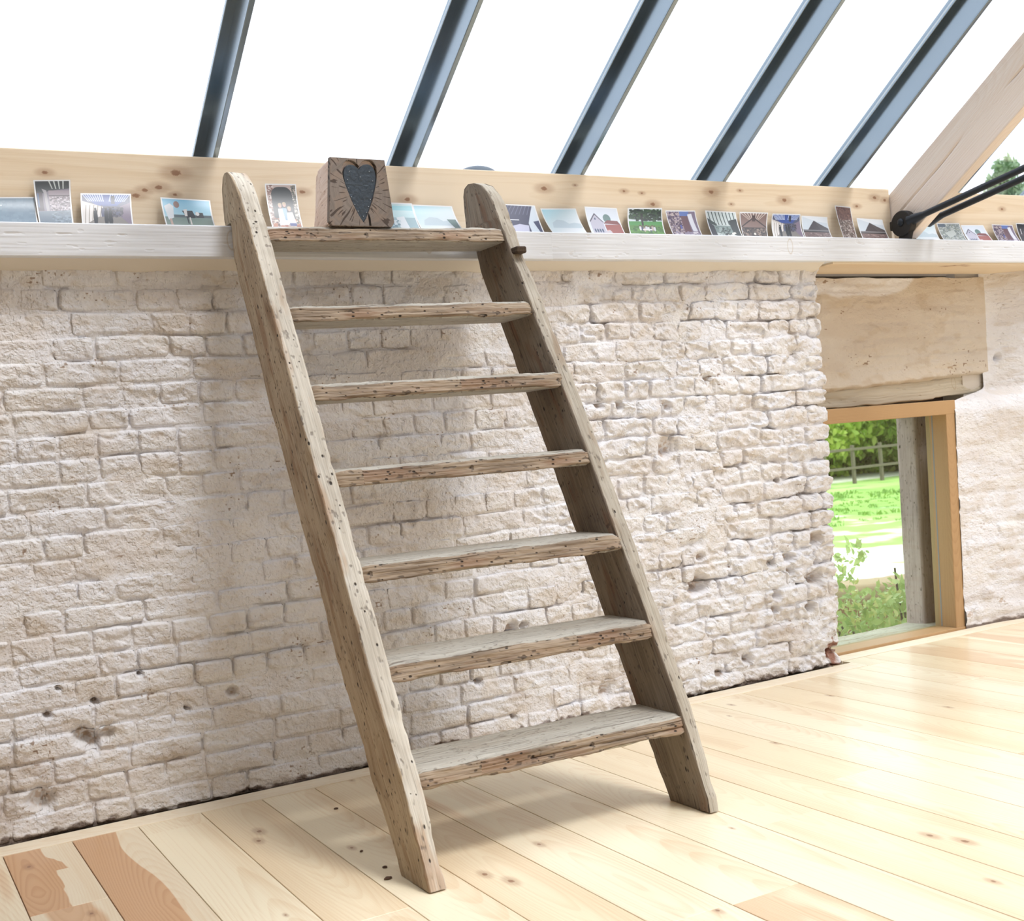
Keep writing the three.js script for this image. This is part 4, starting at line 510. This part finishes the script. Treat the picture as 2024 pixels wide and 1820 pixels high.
  tree('tree', 'rounded pale green treetop seen through the roof glass below the fir', ...dir(50.6, 40), 8.0, 2.8, 22000, 0.2, G3, 206, 0.25);
  tree('tree', 'bluish green treetop behind the right end of the iron rods', ...dir(53.6, 40), 7.6, 2.8, 22000, 0.2, G3, 207, 0.25);
  // post and rail fence across the paddock
  const fm = std({ color: 0x74695c, roughness: 0.9 }), f0 = dir(41, 33), f1 = dir(49, 38.5), fence = thing('paddock_fence', 'grey post and rail fence along the far side of the grass', 'fence', [f0[0], GY, f0[1]]), fl = Math.hypot(f1[0] - f0[0], f1[1] - f0[1]); fence.rotation.y = -Math.atan2(f1[1] - f0[1], f1[0] - f0[0]);
  for (let x = 0; x < fl; x += 1.15) part('post', rbox(x - 0.045, x + 0.045, -0.1, 1.1, -0.045, 0.045, 0.01, 1), fm, fence);
  for (const y of [0.45, 0.98]) part('rail', rbox(0, fl, y - 0.038, y + 0.038, 0.03, 0.07, 0.01, 1), fm, fence);
  const pz = thing('farm_track', 'pale track running behind the paddock fence', 'path', [f0[0], GY, f0[1]]); pz.rotation.y = fence.rotation.y; part('gravel', box(-2, fl + 2, 0.0, 0.03, -3.6, -0.9), std({ color: 0xd9d2c4, roughness: 0.95 }), pz);
  // weeds dotted over the worn grass
  { const r = rng(31), n = 240, im = new THREE.InstancedMesh(leafG, leafM(0xffffff), n * 14), o = new THREE.Object3D(); let q = 0; for (let i = 0; i < n; i++) { const [x, z] = dir(41 + 9 * r(), 20 + 11 * Math.sqrt(r())), s = 0.03 + 0.11 * r() * r(); for (let j = 0; j < 14; j++) { o.position.set(x + (r() - 0.5) * s * 3, GY, z + (r() - 0.5) * s * 3); o.rotation.set((r() - 0.5) * 1.6, r() * 6, (r() - 0.5) * 1.6); o.scale.set(s * 0.7, s, s); o.updateMatrix(); im.setMatrixAt(q, o.matrix); im.setColorAt(q++, new THREE.Color(0x7fa84a).lerp(new THREE.Color(0xb2cc70), r())); } } im.name = 'grass_weeds'; im.userData.kind = 'stuff'; tag(im, 'tufts of green weeds scattered over the worn paddock grass', 'weeds'); im.castShadow = true; scene.add(im); }
  // low brick wall with a worn coping, and the bush in front of it
  const [wx, wz] = dir(44.6, 7.6), gw = thing('garden_wall', 'low crumbling garden wall with a brown coping behind the bush', 'wall', [wx, GY, wz]); gw.rotation.y = -0.62;
  part('coping', stickX(-1.2, 1.6, 0.79, 0.9, -0.16, 0.16, 60, { r: 0.03, uv: [1, 2], disp: (p) => 0.05 * (fbm(p.x * 5, p.y * 5, p.z * 5, 3) - 0.5) }), std({ color: 0xb29a7c, roughness: 0.95 }), gw);
  part('brickwork', box(-1.2, 1.6, -0.1, 0.8, -0.11, 0.11), std({ color: 0xa8846a, roughness: 0.95 }), gw);
  const [bx, bz] = dir(45.2, 6.4), bush = thing('garden_bush', 'leafy light green bush growing just outside the low window', 'bush', [bx, GY, bz]), bl = [], br = rng(61);
  for (let i = 0; i < 30; i++) bl.push([(br() - 0.5) * 1.1, 0.25 + br() * 0.66, (br() - 0.5) * 0.6, 0.1 + br() * 0.1]);
  bl.push([-0.12, 1.06, 0, 0.08], [-0.06, 1.2, 0, 0.07], [-0.2, 1.14, 0, 0.06], [0.28, 0.98, 0, 0.08], [-0.1, 0.92, 0, 0.09]);
  foliage(bush, bl, 3800, 0.05, [0xa6c470, 0xd2e298, 0xf4eea8], 62);
  for (let i = 0; i < 7; i++) { const a = (br() - 0.5) * 0.7, c = new THREE.CatmullRomCurve3([V(a * 0.3, 0, 0), V(a * 0.7, 0.4, (br() - 0.5) * 0.2), V(a, 0.75 + br() * 0.35, (br() - 0.5) * 0.4)]); part('stem', new THREE.TubeGeometry(c, 10, 0.006, 6), bark, bush); }
}
renderer.render(scene, camera);
